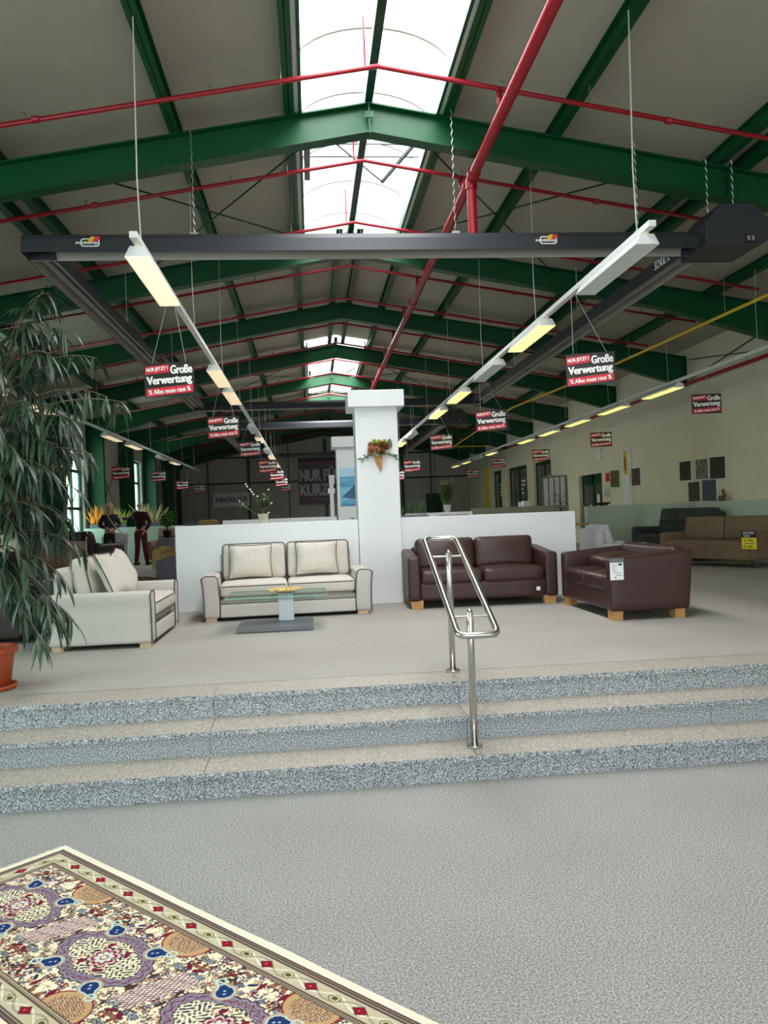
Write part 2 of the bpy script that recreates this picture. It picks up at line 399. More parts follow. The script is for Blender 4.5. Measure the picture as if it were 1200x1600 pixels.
SKY = [(.6, 12.95), (20.35, 28.95)]
for y0, y1 in ((-6.1, .6), (12.95, 20.35), (28.95, 41.1)): ceil_piece(XR - .87, XR + .87, y0, y1)
# right wall with door recesses
def wall_x(name, x0, x1, ys, ye, zt, m, holes):
    """wall in the YZ plane with rectangular openings (y0,y1,z0,z1)"""
    w = MB(); y = ys
    for (a, b, z0, z1) in sorted(holes):
        w.box(x0, x1, y, a, 0, zt)
        if z0 > .01: w.box(x0, x1, a, b, 0, z0)
        w.box(x0, x1, a, b, z1, zt); y = b
    w.box(x0, x1, y, ye, 0, zt); return struct(w.build(name, m))
RH = [(21.95, 23.9, U, 2.56), (26.7, 28.9, U, 3.3), (29.8, 32.8, U, 3.33), (33.9, 35.6, U, 3.36)]
wall_x('wall_right', XW, XW + .35, -6.1, 41.1, 5.0, M['wallR'], RH)
for i, (a, b, z0, z1) in enumerate(RH):
    e = struct(thing('door_%d' % (i + 1), None, None, (XW + .14, (a + b) / 2, U))); w = b - a; h = z1 - U
    f = MB(); t = .09 if i else .07; top = .3 if i == 0 else .12
    f.box(-.04, .04, -w/2, -w/2 + t, 0, h).box(-.04, .04, w/2 - t, w/2, 0, h).box(-.04, .04, -w/2, w/2, h - top, h).box(-.04, .04, -.06, .06, 0, h).box(-.04, .04, -w/2, w/2, 0, .14)
    f.build('door_frame', M['green_dark'], e)
    MB().box(-.01, .01, -w/2, w/2, 0, h).build('door_pane', M['paneglass'], e)
    MB().tube([(-.06, .12, .9), (-.09, .12, .9), (-.09, .12, 1.2), (-.06, .12, 1.2)], .012).build('door_handle', M['steel'], e)
    if i == 0: MB().box(-.05, -.043, -.5, -.3, 1.15, 1.5).build('door_notice', M['paper'], e)
    else:
        g = MB()
        for q in range(4): g.box(-.05, -.042, -w*.32, -w*.12, 1.75 + q*.16, 1.83 + q*.16)
        g.build('door_sticker', M['paper'], e)
LH = [(FY[k] + 1.9, FY[k] + 3.6, 1.15, 4.05) for k in (1, 3, 5)] + [(0., 5.2, 1.15, 4.05)]  # wide last opening is an added, unseen window that brightens the right wall
wall_x('wall_left', XL - .3, XL, -6.1, 41.1, 5.0, M['wallL'], LH)
for i, (a, b, z0, z1) in enumerate(LH):
    e = struct(thing('window_%d' % (i + 1), None, None, (XL - .15, (a + b) / 2, z0))); w = b - a; h = z1 - z0
    f = MB()
    for y in (-w/2 + .04, 0, w/2 - .04): f.box(-.04, .05, y - .04, y + .04, 0, h)
    for z in (.04, .95, 2.05, h - .04): f.box(-.04, .05, -w/2, w/2, z - .04, z + .04)
    f.build('window_frame', M['green_dark'], e)
    MB().box(-.006, .006, -w/2, w/2, 0, h).build('pane', M['glass'], e)
    MB().box(.05, .07, -.02, .02, 1.3, 1.5).build('window_handle', M['alu'], e)
bw = MB(); x = XL
for xs in (-5.2, -3.15, -1.1, .8, 2.8, 4.8, 6.55, XW): bw.box(x + .012, xs - .012, YB, YB + .2, 0, 5.4 if x < -5.2 or xs > 7 else 6.3); x = xs
struct(bw.build('wall_back', M['wallG']))
struct(MB().box(XL, XW, YB + .15, YB + .25, 0, 6.4).build('wall_back', M['joint']))
struct(MB().box(XL, XW, YB - .03, YB, 3.44, 3.52).box(XL, XW, YB - .03, YB, 4.76, 4.84).build('trim_1', M['green_dark']))
fw = MB().box(-7.1, 8.7, -6.3, -6.1, 0, .35).box(-7.1, 8.7, -6.3, -6.1, 4.4, 6.5).box(-7.1, -5.8, -6.3, -6.1, 0, 6.5).box(7.5, 8.7, -6.3, -6.1, 0, 6.5)
struct(fw.build('wall_front', M['wallR']))
# far storage door on the back wall
e = struct(thing('door_9', None, None, (6.75, YB - .05, U)))
MB().box(-.75, .1, -.02, .04, 0, 2.15).build('door_leaf', M['green_dark'], e); MB().box(-.65, -.6, -.06, -.02, 1, 1.2).build('door_handle', M['steel'], e)

# ------------------------------------------------------------------ green steel frames
ordn = ['nearest', 'second nearest', 'third', 'fourth', 'fifth', 'sixth', 'seventh', 'eighth', 'farthest']
def web(sgn):
    top = [(XR, ZR - .014), (XR + sgn * 7.55, ZR - .014 - SL * 7.55)]
    bot = [(XR + sgn * 7.55, 4.16), (XR + sgn * 5.2, 4.84), (XR, 5.775)]
    return top + bot
def plate(mb, p, q, t, y0, y1):
    """flange plate following segment p-q in XZ, thickness t upward"""
    mb.prism([p, q, (q[0], q[1] + t), (p[0], p[1] + t)], y0, y1)
for k, y in enumerate(FY):
    e = thing('roof_frame', 'green steel gable roof frame, %s of the row down the hall' % ordn[k] + (', at the end wall' if k == 8 else ''), 'roof beam', (0, y, 0), 0, None)
    for sgn in (-1, 1):
        m = MB(); m.prism(web(sgn), -.006, .006)
        plate(m, (XR, ZR - .016), (XR + sgn * 7.55, ZR - .016 - SL * 7.55), .016, -.09, .09)
        plate(m, (XR, 5.775), (XR + sgn * 5.2, 4.84), .014, -.09, .09)
        plate(m, (XR + sgn * 5.2, 4.84), (XR + sgn * 7.55, 4.16), .014, -.09, .09)
        xs = XR + sgn * 4.1; m.box(xs - .006, xs + .006, -.08, .08, 5.775 - .18 * 4.1, zr(xs) - .02)
        xk = XR + sgn * 7.54; m.box(xk - .008, xk + .008, -.09, .09, 4.16, zr(xk) - .02)
        m.build('rafter', M['green'], e)
    m = MB(); m.box(XR - .009, XR + .009, -.085, .085, 5.76, ZR); m.box(XR - .05, XR + .05, -.095, -.085, 5.93, 6.0); m.build('ridge_plate', M['green'], e)
    m = MB()
    if k < 8: m.box(XL, XL + .02, -.1, .1, U, 4.8).box(XL + .48, XL + .5, -.1, .1, U, 4.35).box(XL, XL + .5, -.008, .008, U, 4.4).box(XL, XL + .5, -.1, .1, 4.2, 4.24)
    else: m.box(XL, XL + .2, -.1, .1, U, 4.8)
    m.build('column', M['green'], e)
# purlins
def ibeam(mb, x, z, w, h, y0, y1, t=.008):
    mb.box(x - w/2, x + w/2, y0, y1, z, z + t).box(x - w/2, x + w/2, y0, y1, z + h - t, z + h).box(x - t/2, x + t/2, y0, y1, z, z + h)
names = {-6.1: 'outermost on the left above the wall windows', -4.3: 'outer beam of the left pair', -3.98: 'inner beam of the left pair',
         -2.1: 'single beam above the left lamp row', -.87: 'edging the left side of the rooflights', .87: 'edging the right side of the rooflights',
         2.1: 'single beam above the right lamp row', 3.98: 'inner beam of the right pair', 4.3: 'outer beam of the right pair', 6.1: 'outermost on the right above the cream wall'}
for o_, nm in names.items():
    x = XR + o_; m = MB(); ibeam(m, x, zr(x) - .001, .11, .16, -6, 40.9)
    p = m.build('purlin', M['green']); tag(p, 'long green steel purlin under the ceiling, %s' % nm, 'purlin')
    if abs(abs(o_) - .87) < 1e-6:
        s_ = -1 if o_ > 0 else 1
        for y0, y1 in SKY: MB().box(min(x + s_ * .05, x + s_ * .1), max(x + s_ * .05, x + s_ * .1), y0, y1, zr(x) + .03, zr(x) + .04).build('white_lining', M['skylining'], p)['label'] = 'white lining strip along the rooflight opening'
        for y0, y1 in SKY: MB().box(min(x + s_ * .1, x + s_ * .135), max(x + s_ * .1, x + s_ * .135), y0, y1, zr(x) + .002, zr(x) + .15).build('curb_angle', M['green'], p)
for y0, y1, nm in ((12.7, 20.4, 'between the two rooflights'), (28.9, 40.9, 'beyond the far rooflight')):
    for s_ in (-1, 1):
        m = MB(); ibeam(m, XR + s_ * .17, ZR - .04, .1, .16, y0, y1)
        tag(m.build('purlin', M['green']), 'green ridge purlin %s, %s of the pair' % (nm, 'left' if s_ < 0 else 'right'), 'purlin')
for (y0, y1), nm in zip(SKY, ('near', 'far')):
    tag(MB().box(XR - .045, XR + .045, y0, y1, ZR + .002, ZR + .12).build('ridge_bar', M['green_dark'], bevel=.01), 'grey green ridge bar running down the middle of the %s rooflight' % nm, 'beam')
# rooflights
for i, (y0, y1) in enumerate(SKY):
    e = thing('rooflight', ('near' if i == 0 else 'far') + ' arched translucent rooflight along the roof ridge, ' + ('directly overhead' if i == 0 else 'small and distant'), 'skylight', (XR, (y0 + y1) / 2, 6.13))
    L_ = (y1 - y0) / 2; A = [(.86 * math.cos(t), .46 * math.sin(t)) for t in [PI * q / 16 for q in range(17)]]
    m = MB()
    m.add([(a, -L_, z) for a, z in A] + [(a, L_, z) for a, z in A], [(q, q + 1, 18 + q, 17 + q) for q in range(16)])
    m.add([(a, -L_, z) for a, z in A], [tuple(range(17))]); m.add([(a, L_, z) for a, z in A], [tuple(range(17))])
    m.build('glazing', M['vault'], e, smooth=True, fix=False)
    n = int(L_ * 2 / 1.15)
    for q in range(n + 1):
        y = -L_ + .05 + q * (2 * L_ - .1) / n
        MB().tube([(a * .97, y, z * .96) for a, z in A], .018, 6).build('arched_rib', M['refl'], e, smooth=True)
    c0 = (9.5 - (y0 + y1) / 2) if i == 0 else 0
    op = MB()
    for dy in (0, .35, .7): op.tube([(-.8, c0 + dy, .12), (.8, c0 + dy, .12)], .014, 6)
    op.tube([(-.55, c0, .14), (.35, c0 + 1.3, .05)], .014, 6).tube([(.75, c0 + .2, .16), (.35, c0 + 1.3, .05)], .03, 6).box(-.72, -.64, c0, c0 + 1.2, .02, .06)
    op.build('vent_opener', M['slate'], e)
# bracing rods
def rod(a, b, nm):
    m = MB(); m.tube([a, b], .011, 6); tag(m.build('bracing_rod', M['green_dark'], smooth=True), nm, 'bracing rod')
for k, nm in ((0, 'nearest roof bay'), (3, 'fourth roof bay')):
    for s_, sd in ((-1, 'left'), (1, 'right')):
        for a, b, q in ((.45, 3.3, 'slanting outward going back'), (3.3, .45, 'slanting inward going back')):
            xa, xb = XR + s_ * a, XR + s_ * b
            rod((xa, FY[k] + .1, zr(xa) - .1), (xb, FY[k + 1] - .1, zr(xb) - .1), 'thin dark green bracing rod, %s, %s side, %s' % (nm, sd, q))
for q, (y0, y1) in enumerate(((24.95, 28.65), (28.65, 24.95))):
    rod((XL + .1, y0, 1.3), (XL + .1, y1, 4.2), 'thin bracing rod on the left wall, ' + ('rising' if q == 0 else 'falling') + ' away from the camera')
    rod((XW - .06, 13.2 + q * 3.2, 4.7), (XW - .06, 16.4 - q * 3.2, 4.26), 'thin green bracing rod high on the cream wall, ' + ('falling' if q == 0 else 'rising') + ' away from the camera')
# back wall posts
for x, w, nm in ((-5.2, .05, 'thin, leftmost'), (-3.15, .16, 'wide, behind the pale sale sign'), (-1.1, .05, 'thin, left of the black banner'), (.8, .16, 'wide, behind the black banner'),
                 (2.8, .05, 'thin, hidden near the pillar'), (4.8, .16, 'wide, right of the white pillar'), (6.3, .05, 'thin, near the right corner')):
    m = MB(); ibeam(m, x, 0, w, 1, 0, 1) if False else m.box(x - w/2, x + w/2, -.06, -.002, 0, min(zr(x) - .3, 5.6) - U)
    tag(m.build('wall_post', M['green'], loc=(0, YB - .03, U)), 'green post on the far end wall, %s' % nm, 'post')

# ------------------------------------------------------------------ red sprinkler pipes, gas pipe
for k in range(17):
    y = 7.53 + 2.01 * k; e = thing('sprinkler_branch_pipe', None, 'pipe', (0, y, 0))
    nm = ('%s of the red branch pipes crossing under the roof' % (['nearest', 'second', 'third', 'fourth', 'fifth', 'sixth', 'seventh', 'eighth', 'ninth', 'tenth', 'eleventh', 'twelfth', 'thirteenth', 'fourteenth', 'fifteenth', 'sixteenth', 'farthest'][k]))
    e['label'] = 'thin red sprinkler pipe, ' + nm
    zf = lambda x: 5.9 - SL * abs(x - XR)
    R_ = .024
    MB().tube([(XR - 6.3, 0, zf(XR - 6.3)), (XR - .12, 0, zf(XR - .12)), (XR, 0, 5.9), (XR + .12, 0, zf(XR + .12)), (XR + 6.2, 0, zf(XR + 6.2))], R_, 8).build('pipe', M['red'], e, smooth=True)
    for o_ in (-4.9, -3.3, -1.6, 1.2, 3.4, 5.2):
        x = XR + o_; m = MB().cyl((x, 0, zf(x)), (x, 0, zf(x) + .07), .011, n=6).cyl((x, 0, zf(x) + .065), (x, 0, zf(x) + .08), .022, n=8)
        m.build('sprinkler_head', M['zinc'] if k < 6 else M['red'], e)
    for o_ in (-3.2, 2.9):
        x = XR + o_; MB().cyl((x - .03, 0, zf(x)), (x + .03, 0, zf(x) - SL * .06 * (1 if o_ > 0 else -1)), .034, n=10).build('coupling', M['red'], e)
    for x in (XR - .93, XR + 2.1): MB().tube([(x, 0, zf(x) - .03), (x, 0, zr(x) + .01)], .005, 5).build('hanger', M['zinc'], e)
    if SKY[0][0] < y < SKY[0][1] or SKY[1][0] < y < SKY[1][1]:
        MB().tube([(XR - .12, 0, zf(XR - .12)), (XR - .12, 0, 6.38)], .012, 6).build('riser', M['red'], e)
    if y < 27: MB().tube([(1.98, 0, 5.45), (1.98, 0, zf(1.98))], .028, 8).build('connector', M['red'], e, smooth=True)
e = thing('sprinkler_main_pipe', 'thick red sprinkler main pipe running diagonally down the right of the rooflight', 'pipe', (1.98, 0, 5.42))
MB().cyl((0, -5.9, 0), (0, 27.4, 0), .057, n=20).build('pipe', M['red'], e, smooth=True)
for y in (2.8, 8.8, 9.1, 14.2, 15.1, 20.2, 25): MB().cyl((0, y - .04, 0), (0, y + .04, 0), .075, n=16).build('coupling', M['red'], e)
MB().cyl((0, 8.95, 0), (0, 8.95, -.86), .055, n=20).cyl((0, 8.95, -.04), (0, 8.95, -.12), .07, n=16).cyl((0, 8.95, -.8), (0, 8.95, -.9), .072, n=16).build('drop_pipe', M['red'], e, smooth=False)
e = thing('sprinkler_wall_pipe', 'red sprinkler pipe running along the top of the cream right wall', 'pipe', (8.2, 0, 4.17))
MB().cyl((0, 8, 0), (0, 37, 0), .035, n=10).build('pipe', M['red'], e, smooth=True)
for k in range(9): MB().cyl((0, 11 + 3 * k, 0), (0, 11 + 3 * k, .1), .012, n=6).build('sprinkler_head', M['zinc'], e)
for k in range(4): MB().box(0, .14, 12 + 6 * k, 12.04 + 6 * k, -.05, -.03).build('bracket', M['zinc'], e)
e = thing('gas_pipe', 'thin yellow gas pipe slung diagonally beneath the right roof beams', 'pipe', (0, 0, 0))
MB().tube([(6.4, -5.5, 4.3), (6.0, 8.0, 4.22), (5.9, 9.52, 4.2), (5.6, 15.95, 4.2), (5.21, 19.75, 4.2), (5.3, 28.7, 4.0), (6.6, 28.75, 4.0)], .024, 8).build('pipe', M['yellow'], e, smooth=True)
for y in (10.5, 13.5, 15.9): MB().tube([(5.9 - (y - 9.52) * .0467, y, 4.2), (5.9 - (y - 9.52) * .0467, y, zr(5.9) - (.0 if y < 15.9 else .0))], .005, 5).build('hanger', M['zinc'], e)
tag(MB().box(-.06, .06, -.12, .12, .2, 2.6).box(-.06, .06, -.05, .08, .05, .25).build('cable_duct', M['yellow'], loc=(XW - .07, 36.4, U + .55)), 'yellow vertical duct on the right wall near the far corner', 'duct')
# ------------------------------------------------------------------ radiant heaters
def channel(mb, p, q, w=.3, h=.19):
    """inverted trough from p to q (axis aligned)"""
    p = Vector(p); q = Vector(q); d = (q - p).normalized(); s_ = d.cross(Vector((0, 0, 1)))
    prof = [(-w/2, 0), (-w/2 + .015, h * .72), (-w * .34, h), (w * .34, h), (w/2 - .015, h * .72), (w/2, 0)]
    inn = [(x * .93, z - .012 if i not in (0, 5) else 0) for i, (x, z) in enumerate(prof)]
    n = 6; vs = []
    for e_ in (p, q): vs += [e_ + s_ * x + Vector((0, 0, z)) for x, z in prof]
    for e_ in (p, q): vs += [e_ + s_ * x + Vector((0, 0, z)) for x, z in inn]
    fs = [(i, i + 1, n + i + 1, n + i) for i in range(5)]; o = len(mb.v)
    mb.cur = 0; mb.add(vs, fs + [(0, 12, 18, 6), (5, 11, 23, 17), tuple(range(6))])
    mb.cur = 1; mb.f += [tuple(o + j for j in (12 + i, 18 + i, 18 + i + 1, 12 + i + 1)) for i in range(5)]; mb.m += [1] * 5
    mb.tube([p + Vector((0, 0, h * .55)) + s_ * .06, q + Vector((0, 0, h * .55)) + s_ * .06], .035, 8)
    mb.tube([p + Vector((0, 0, h * .55)) - s_ * .06, q + Vector((0, 0, h * .55)) - s_ * .06], .035, 8)
def chain(parent, x, y, z0, z1, mt='zinc'):
    m = MB(); n = int((z1 - z0) / .045)
    pts = [(x + (.008 if i % 2 else -.008), y, z0 + (z1 - z0) * i / n) for i in range(n + 1)]
    m.tube(pts, .006, 4); return m.build('chain', M[mt], parent)
def logo(parent, loc, rz=0):
    g = MB().add([(p[0], 0, p[1]) for p in rrect(.19, .085, .03)], [tuple(range(24))]).build('logo_plate', M['textw'], parent, loc=loc, rot=(0, 0, rz), fix=False)
    MB().add([(p[0], -.001, p[1]) for p in rrect(.17, .065, .024)], [tuple(range(24))]).build('logo_field', M['anth'], g, fix=False)
    text('minitemp', .04, .22, M['textw'], g, (-.03, -.003, -.005), bold=.03)
    MB().add([(.0, -.004, .01), (.07, -.004, .065), (.11, -.004, .05), (.06, -.004, .008)], [(0, 1, 2, 3)]).build('logo_flash', M['signred'], g, fix=False)
    MB().add([(-.03, -.005, .0), (.01, -.005, .06), (.055, -.005, .06), (.02, -.005, .0)], [(0, 1, 2, 3)]).build('logo_flash', M['yellow'], g, fix=False)
def heater(nm, x0, x1, y0, y1, z, near=False, left=True):
    e = thing('radiant_tube_heater', nm, 'heater', (0, 0, z))
    mats = [M['anth'], M['refl']]
    m = MB(); channel(m, (x0 - .12, y0, 0), (x1 + .12, y0, 0)); m.build('tube_hood', mats, e, fix=False)
    m = MB(); channel(m, (x0 - .12, y1, 0), (x1 + .12, y1, 0)); m.build('tube_hood', mats, e, fix=False)
    if left: m = MB(); channel(m, (x0, y0 + .12, 0), (x0, y1 - .12, 0)); m.build('tube_hood', mats, e, fix=False)
    m = MB(); channel(m, (x1, y0 + .12, 0), (x1, y1 - .12, 0)); m.build('tube_hood', mats, e, fix=False)
    m = MB(); m.prism([(-.36, .0), (-.36, .26), (-.18, .46), (.2, .46), (.36, .3), (.36, .06), (.25, .0), (-.2, .0)], -.3, .3)
    b = m.build('burner_box', M['anth'], e, loc=(x1 + .3, y0 + .02, -.02), bevel=.01)
    MB().box(.08, .2, -.312, -.3, .02, .12).build('control_panel', M['black'], b); MB().box(.1, .13, -.316, -.31, .05, .1).box(.15, .18, -.316, -.31, .05, .1).build('switch', M['refl'], b)
    for x in ([x0 + 1.6, x1 - 2.75, x1 - .7] if near else [x0 + 1, x1 - 1]):
        chain(e, x, y0, .19, zr(x) - z); MB().box(x - .04, x + .04, y0 - .03, y0 + .03, .19, .24).build('hanger_clip', M['zinc'], e)
    for y in (y0 + 4, y0 + 8):
        for x in (x0, x1): MB().tube([(x, y, .19), (x, y, zr(x) - z)], .005, 4).build('hanger_wire', M['cable'], e)
    for x in (x1 + .12, x1 + .42): chain(e, x, y0, .4, zr(x) - z)
    return e
H1 = heater('dark grey radiant tube heater, large near loop with logos under the first roof beam', -2.72, 4.42, 8.42, 20.3, 4.38, True)
for x in (-2.15, 2.65): logo(H1, (x, 8.42 - .155, .09))
text('SCHULTE', .1, .42, M['textw'], H1, (4.42 - .16, 9.0, .09), (0, 0, -PI / 2), bold=.02, shear=.2)
heater('dark grey radiant tube heater, the far loop beyond the white pillar', -2.7, 4.3, 24.6, 36.5, 4.38)

# ------------------------------------------------------------------ lamp rows
def lamp_proto(mt):
    e = thing('strip_lamp', None, 'lamp'); h = MB()
    A = [(-.1, 0), (-.055, .085), (.055, .085), (.1, 0)]
    h.add([(a, y, z) for y in (0, 1.48) for a, z in A], [(0, 1, 5, 4), (1, 2, 6, 5), (2, 3, 7, 6)])
    h.add([(-.1, 0, 0), (-.055, -.0, .085), (.055, 0, .085), (.1, 0, 0)], [(0, 1, 2, 3)]).add([(-.1, 1.48, 0), (-.055, 1.48, .085), (.055, 1.48, .085), (.1, 1.48, 0)], [(0, 1, 2, 3)])
    h.build('reflector_housing', M['whitemetal'], e)
    MB().box(-.094, .094, .012, 1.468, .006, .014).build('diffuser', mt, e)
    g = MB()
    for k in range(1, 49): g.box(-.095, .095, k * .03 - .001, k * .03 + .001, -.001, .006)
    g.build('louvre', M['whitemetal'], e)
    MB().box(-.02, .02, .02, .08, .085, .11).build('end_clip', M['ivory'], e)
    return e
LP = {'lit': lamp_proto(M['lit']), 'y': lamp_proto(M['lity']), 'off': lamp_proto(M['unlit'])}; used = set()
ZL = 3.71
def lamp(x, y, st, label):
    if st not in used: used.add(st); o = LP[st]; o.location = (x, y, ZL)
    else: o = copy_tree(LP[st], loc=(x, y, ZL))
    o['label'] = label; o['category'] = 'lamp'
NUM = ['first', 'second', 'third', 'fourth', 'fifth', 'sixth', 'seventh', 'eighth', 'ninth', 'tenth', 'eleventh', 'twelfth', 'thirteenth', 'fourteenth']
rows = [('row left of the centre', -1.31, 6.3, 38, [(6.42, 'lit'), (11.3, 'lit'), (13.25, 'lit'), (18.3, 'off'), (20.7, 'lit'), (24.4, 'off'), (26.9, 'lit'), (31.5, 'lit'), (35.6, 'lit')]),
        ('row right of the centre', 2.82, 6.1, 38, [(6.2, 'off'), (8.95, 'y'), (11.3, 'off'), (13.8, 'y'), (16.2, 'y'), (20.8, 'off'), (23.3, 'y'), (28.2, 'y')]),
        ('row along the cream right wall', 6.8, 8.0, 37.6, [(13.85, 'y'), (16.3, 'y'), (18.7, 'y'), (21.1, 'y'), (23.5, 'y'), (28.3, 'y'), (30.7, 'off'), (33.1, 'y'), (35.6, 'y')]),
        ('row along the left window wall', -4.85, 9.5, 35.4, [(11.6, 'lit'), (14.0, 'lit'), (19.3, 'lit'), (21.7, 'lit'), (25.9, 'off'), (28.3, 'lit')])]
for nm, x, y0, y1, L_ in rows:
    e = thing('light_rail', 'long white suspended light track carrying the %s' % nm.replace('row', 'lamp row'), 'light track', (x, y0, ZL + .11))
    MB().box(-.03, .03, 0, y1 - y0, 0, .05).build('rail', M['whitemetal'], e)
    y = y0 + .3
    while y < y1:
        MB().tube([(0, y - y0, .05), (-.015, y - y0, .6), (0, y - y0, zr(x) - ZL - .11)], .006 if y < 8 else .004, 5).build('suspension_cable', M['cable'], e)
        y += 3.0
    for i, (y, st) in enumerate(L_):
        lamp(x, y, st, '%s %s strip lamp from the front in the %s' % (NUM[i], {'lit': 'lit warm white', 'y': 'lit yellowish', 'off': 'unlit white'}[st], nm) if False else
             '%s strip lamp, number %s of the %s' % ({'lit': 'lit warm white', 'y': 'lit yellowish', 'off': 'unlit'}[st], ['one', 'two', 'three', 'four', 'five', 'six', 'seven', 'eight', 'nine'][i], nm))
# ------------------------------------------------------------------ hanging sale signs
def sign_proto():
    e = thing('hanging_sale_sign', None, 'sign')
    MB().box(-.25, .25, -.004, .004, -.17, .17).build('board', M['signblack'], e)
    MB().add([(-.24, -.006, .055), (-.0, -.006, .075), (.0, -.006, .152), (-.24, -.006, .135)], [(0, 1, 2, 3)]).build('red_strip', M['signred'], e, fix=False)
    MB().add([(-.235, -.006, -.165), (.235, -.006, -.13), (.235, -.006, -.055), (-.235, -.006, -.085)], [(0, 1, 2, 3)]).build('red_strip', M['signred'], e, fix=False)
    text('NUR JETZT !', .046, .215, M['textw'], e, (-.12, -.009, .104), (0, -.08, 0), .05)
    text('Große', .085, .215, M['textw'], e, (.123, -.009, .10), (0, -.03, 0), .055)
    text('Verwertung', .105, .45, M['textw'], e, (0, -.009, -.01), (0, -.04, 0), .055)
    text('% Alles muss raus %', .046, .42, M['textw'], e, (0, -.009, -.108), (0, -.07, 0), .04)
    return e
SG = sign_proto(); cords = []
signs = [(-1.35, 7.95, 2.995, 'nearest in the lamp row left of centre'), (-1.32, 12.5, 3.045, 'second in the lamp row left of centre'), (-1.34, 18.2, 3.20, 'third in the lamp row left of centre, partly shaded'),
         (-1.15, 21.8, 3.03, 'fourth in the lamp row left of centre'), (-1.13, 27.2, 3.09, 'fifth in the lamp row left of centre'), (-1.1, 30.5, 3.0, 'just behind the fifth in the lamp row left of centre'), (-1.16, 37.5, 3.06, 'last and lowest in the lamp row left of centre'),
         (2.98, 8.05, 3.03, 'nearest in the lamp row right of centre'), (2.97, 12.6, 3.05, 'second in the lamp row right of centre'), (2.9, 17.1, 3.13, 'third in the lamp row right of centre'), (2.9, 22.2, 2.94, 'fourth, just right of the white pillar'),
         (2.95, 26.5, 2.9, 'half hidden by the right edge of the white pillar'),
         (6.85, 13.0, 3.285, 'nearest in front of the cream right wall'), (6.8, 17.85, 3.15, 'second in front of the cream right wall'), (6.8, 22.7, 3.165, 'third in front of the cream right wall'),
         (6.8, 27.9, 3.32, 'fourth in front of the cream right wall'), (6.87, 33.0, 3.19, 'fifth in front of the cream right wall'), (6.44, 37.5, 3.0, 'farthest right, behind the tall potted plant'),
         (-4.95, 15.9, 2.87, 'at the left, half covered by the big plant'), (-4.98, 21.4, 2.95, 'at the left above the two people'), (-4.98, 26.6, 3.13, 'at the left beside the second bright window'),
         (-5.0, 31.5, 3.05, 'small, near the left end of the far wall'), (-4.87, 35.2, 3.045, 'smallest, left of the pale sale sign on the far wall')]
for i, (x, y, z, nm) in enumerate(signs):
    rz = math.radians(-18 if x > 2 and x < 4 else -8)
    if i == 0: o = SG; o.location = (x, y, z); o.rotation_euler = (0, 0, rz)
    else: o = copy_tree(SG, loc=(x, y, z), rz=rz)
    cords.append((o, x, z, rz))
    o['label'] = 'black and red sale sign %s' % nm; o['category'] = 'sign'; o['group'] = 'hanging clearance sale signs'
for o, x, z, rz in cords:
    rx = min((-1.31, 2.82, 6.8, -4.85), key=lambda q: abs(q - x)) - x
    for s_ in (-1, 1):
        t_ = Matrix.Rotation(-rz, 3, 'Z') @ Vector((rx + s_ * .02, .0, 0)); MB().tube([(s_ * .17, 0, .165), (t_.x, t_.y, 3.825 - z)], .0022, 4).build('cord', M['cable'], o)
# ------------------------------------------------------------------ white partitions and pillars
tag(MB().box(-1.70, .585, 10.0, 10.12, U, 1.53).build('partition_wall', M['white'], bevel=.004), 'low white partition wall left of the near pillar, behind the cream sofa', 'partition')
tag(MB().box(1.135, 3.42, 10.0, 10.12, U, 1.535).build('partition_wall', M['white'], bevel=.004), 'low white partition wall right of the near pillar, behind the brown leather sofa', 'partition')
tag(MB().box(-1.75, .50, 15.75, 15.95, U, 1.585).build('partition_wall', M['white'], bevel=.004), 'second low white partition ending at the farther pillar', 'partition')
tag(MB().box(1.9, 3.25, 15.75, 16.0, U, 1.585).build('partition_wall', M['white'], bevel=.004), 'low white ledge carrying the tall plant in a white pot', 'partition')
for (x0, x1, y0, y1, nm) in ((.59, 1.13, 9.95, 10.45, 'tall white square pillar with cap, the near one with dried flowers'), (.53, 1.06, 15.6, 16.1, 'tall white square pillar with cap, farther one behind with a blue sea picture')):
    e = thing('pillar', nm, 'pillar', ((x0 + x1) / 2, (y0 + y1) / 2, U)); w = (x1 - x0) / 2; d = (y1 - y0) / 2
    MB().box(-w, w, -d, d, 0, 2.5).build('shaft', M['white'], e, bevel=.004)
    MB().box(-w - .085, w + .085, -d - .085, d + .085, 2.49, 2.70).build('cap', M['white'], e, bevel=.006)
e = thing('sea_picture', 'square blue underwater picture with a dark whale shape on the farther pillar', 'picture', (.83, 15.585, 2.16))
MB().box(-.25, .21, -.01, .01, -.37, .37).build('canvas', picture_mat('sea_blue', [(60, 130, 170), (90, 165, 205), (130, 195, 225)], 2.2, (1, 1, 3)), e)
MB().add([(-.22, -.014, -.2), (-.05, -.014, -.05), (.1, -.014, .1), (.2, -.014, .12), (.2, -.014, -.22), (.05, -.014, -.25)], [tuple(range(6))]).build('whale_shape', mat('deep_sea', (52, 96, 130), .5), e, fix=False)
MB().box(-.25, .21, -.013, -.0105, .2, .37).build('bright_surface', mat('sea_surface', (170, 215, 235), .5), e)
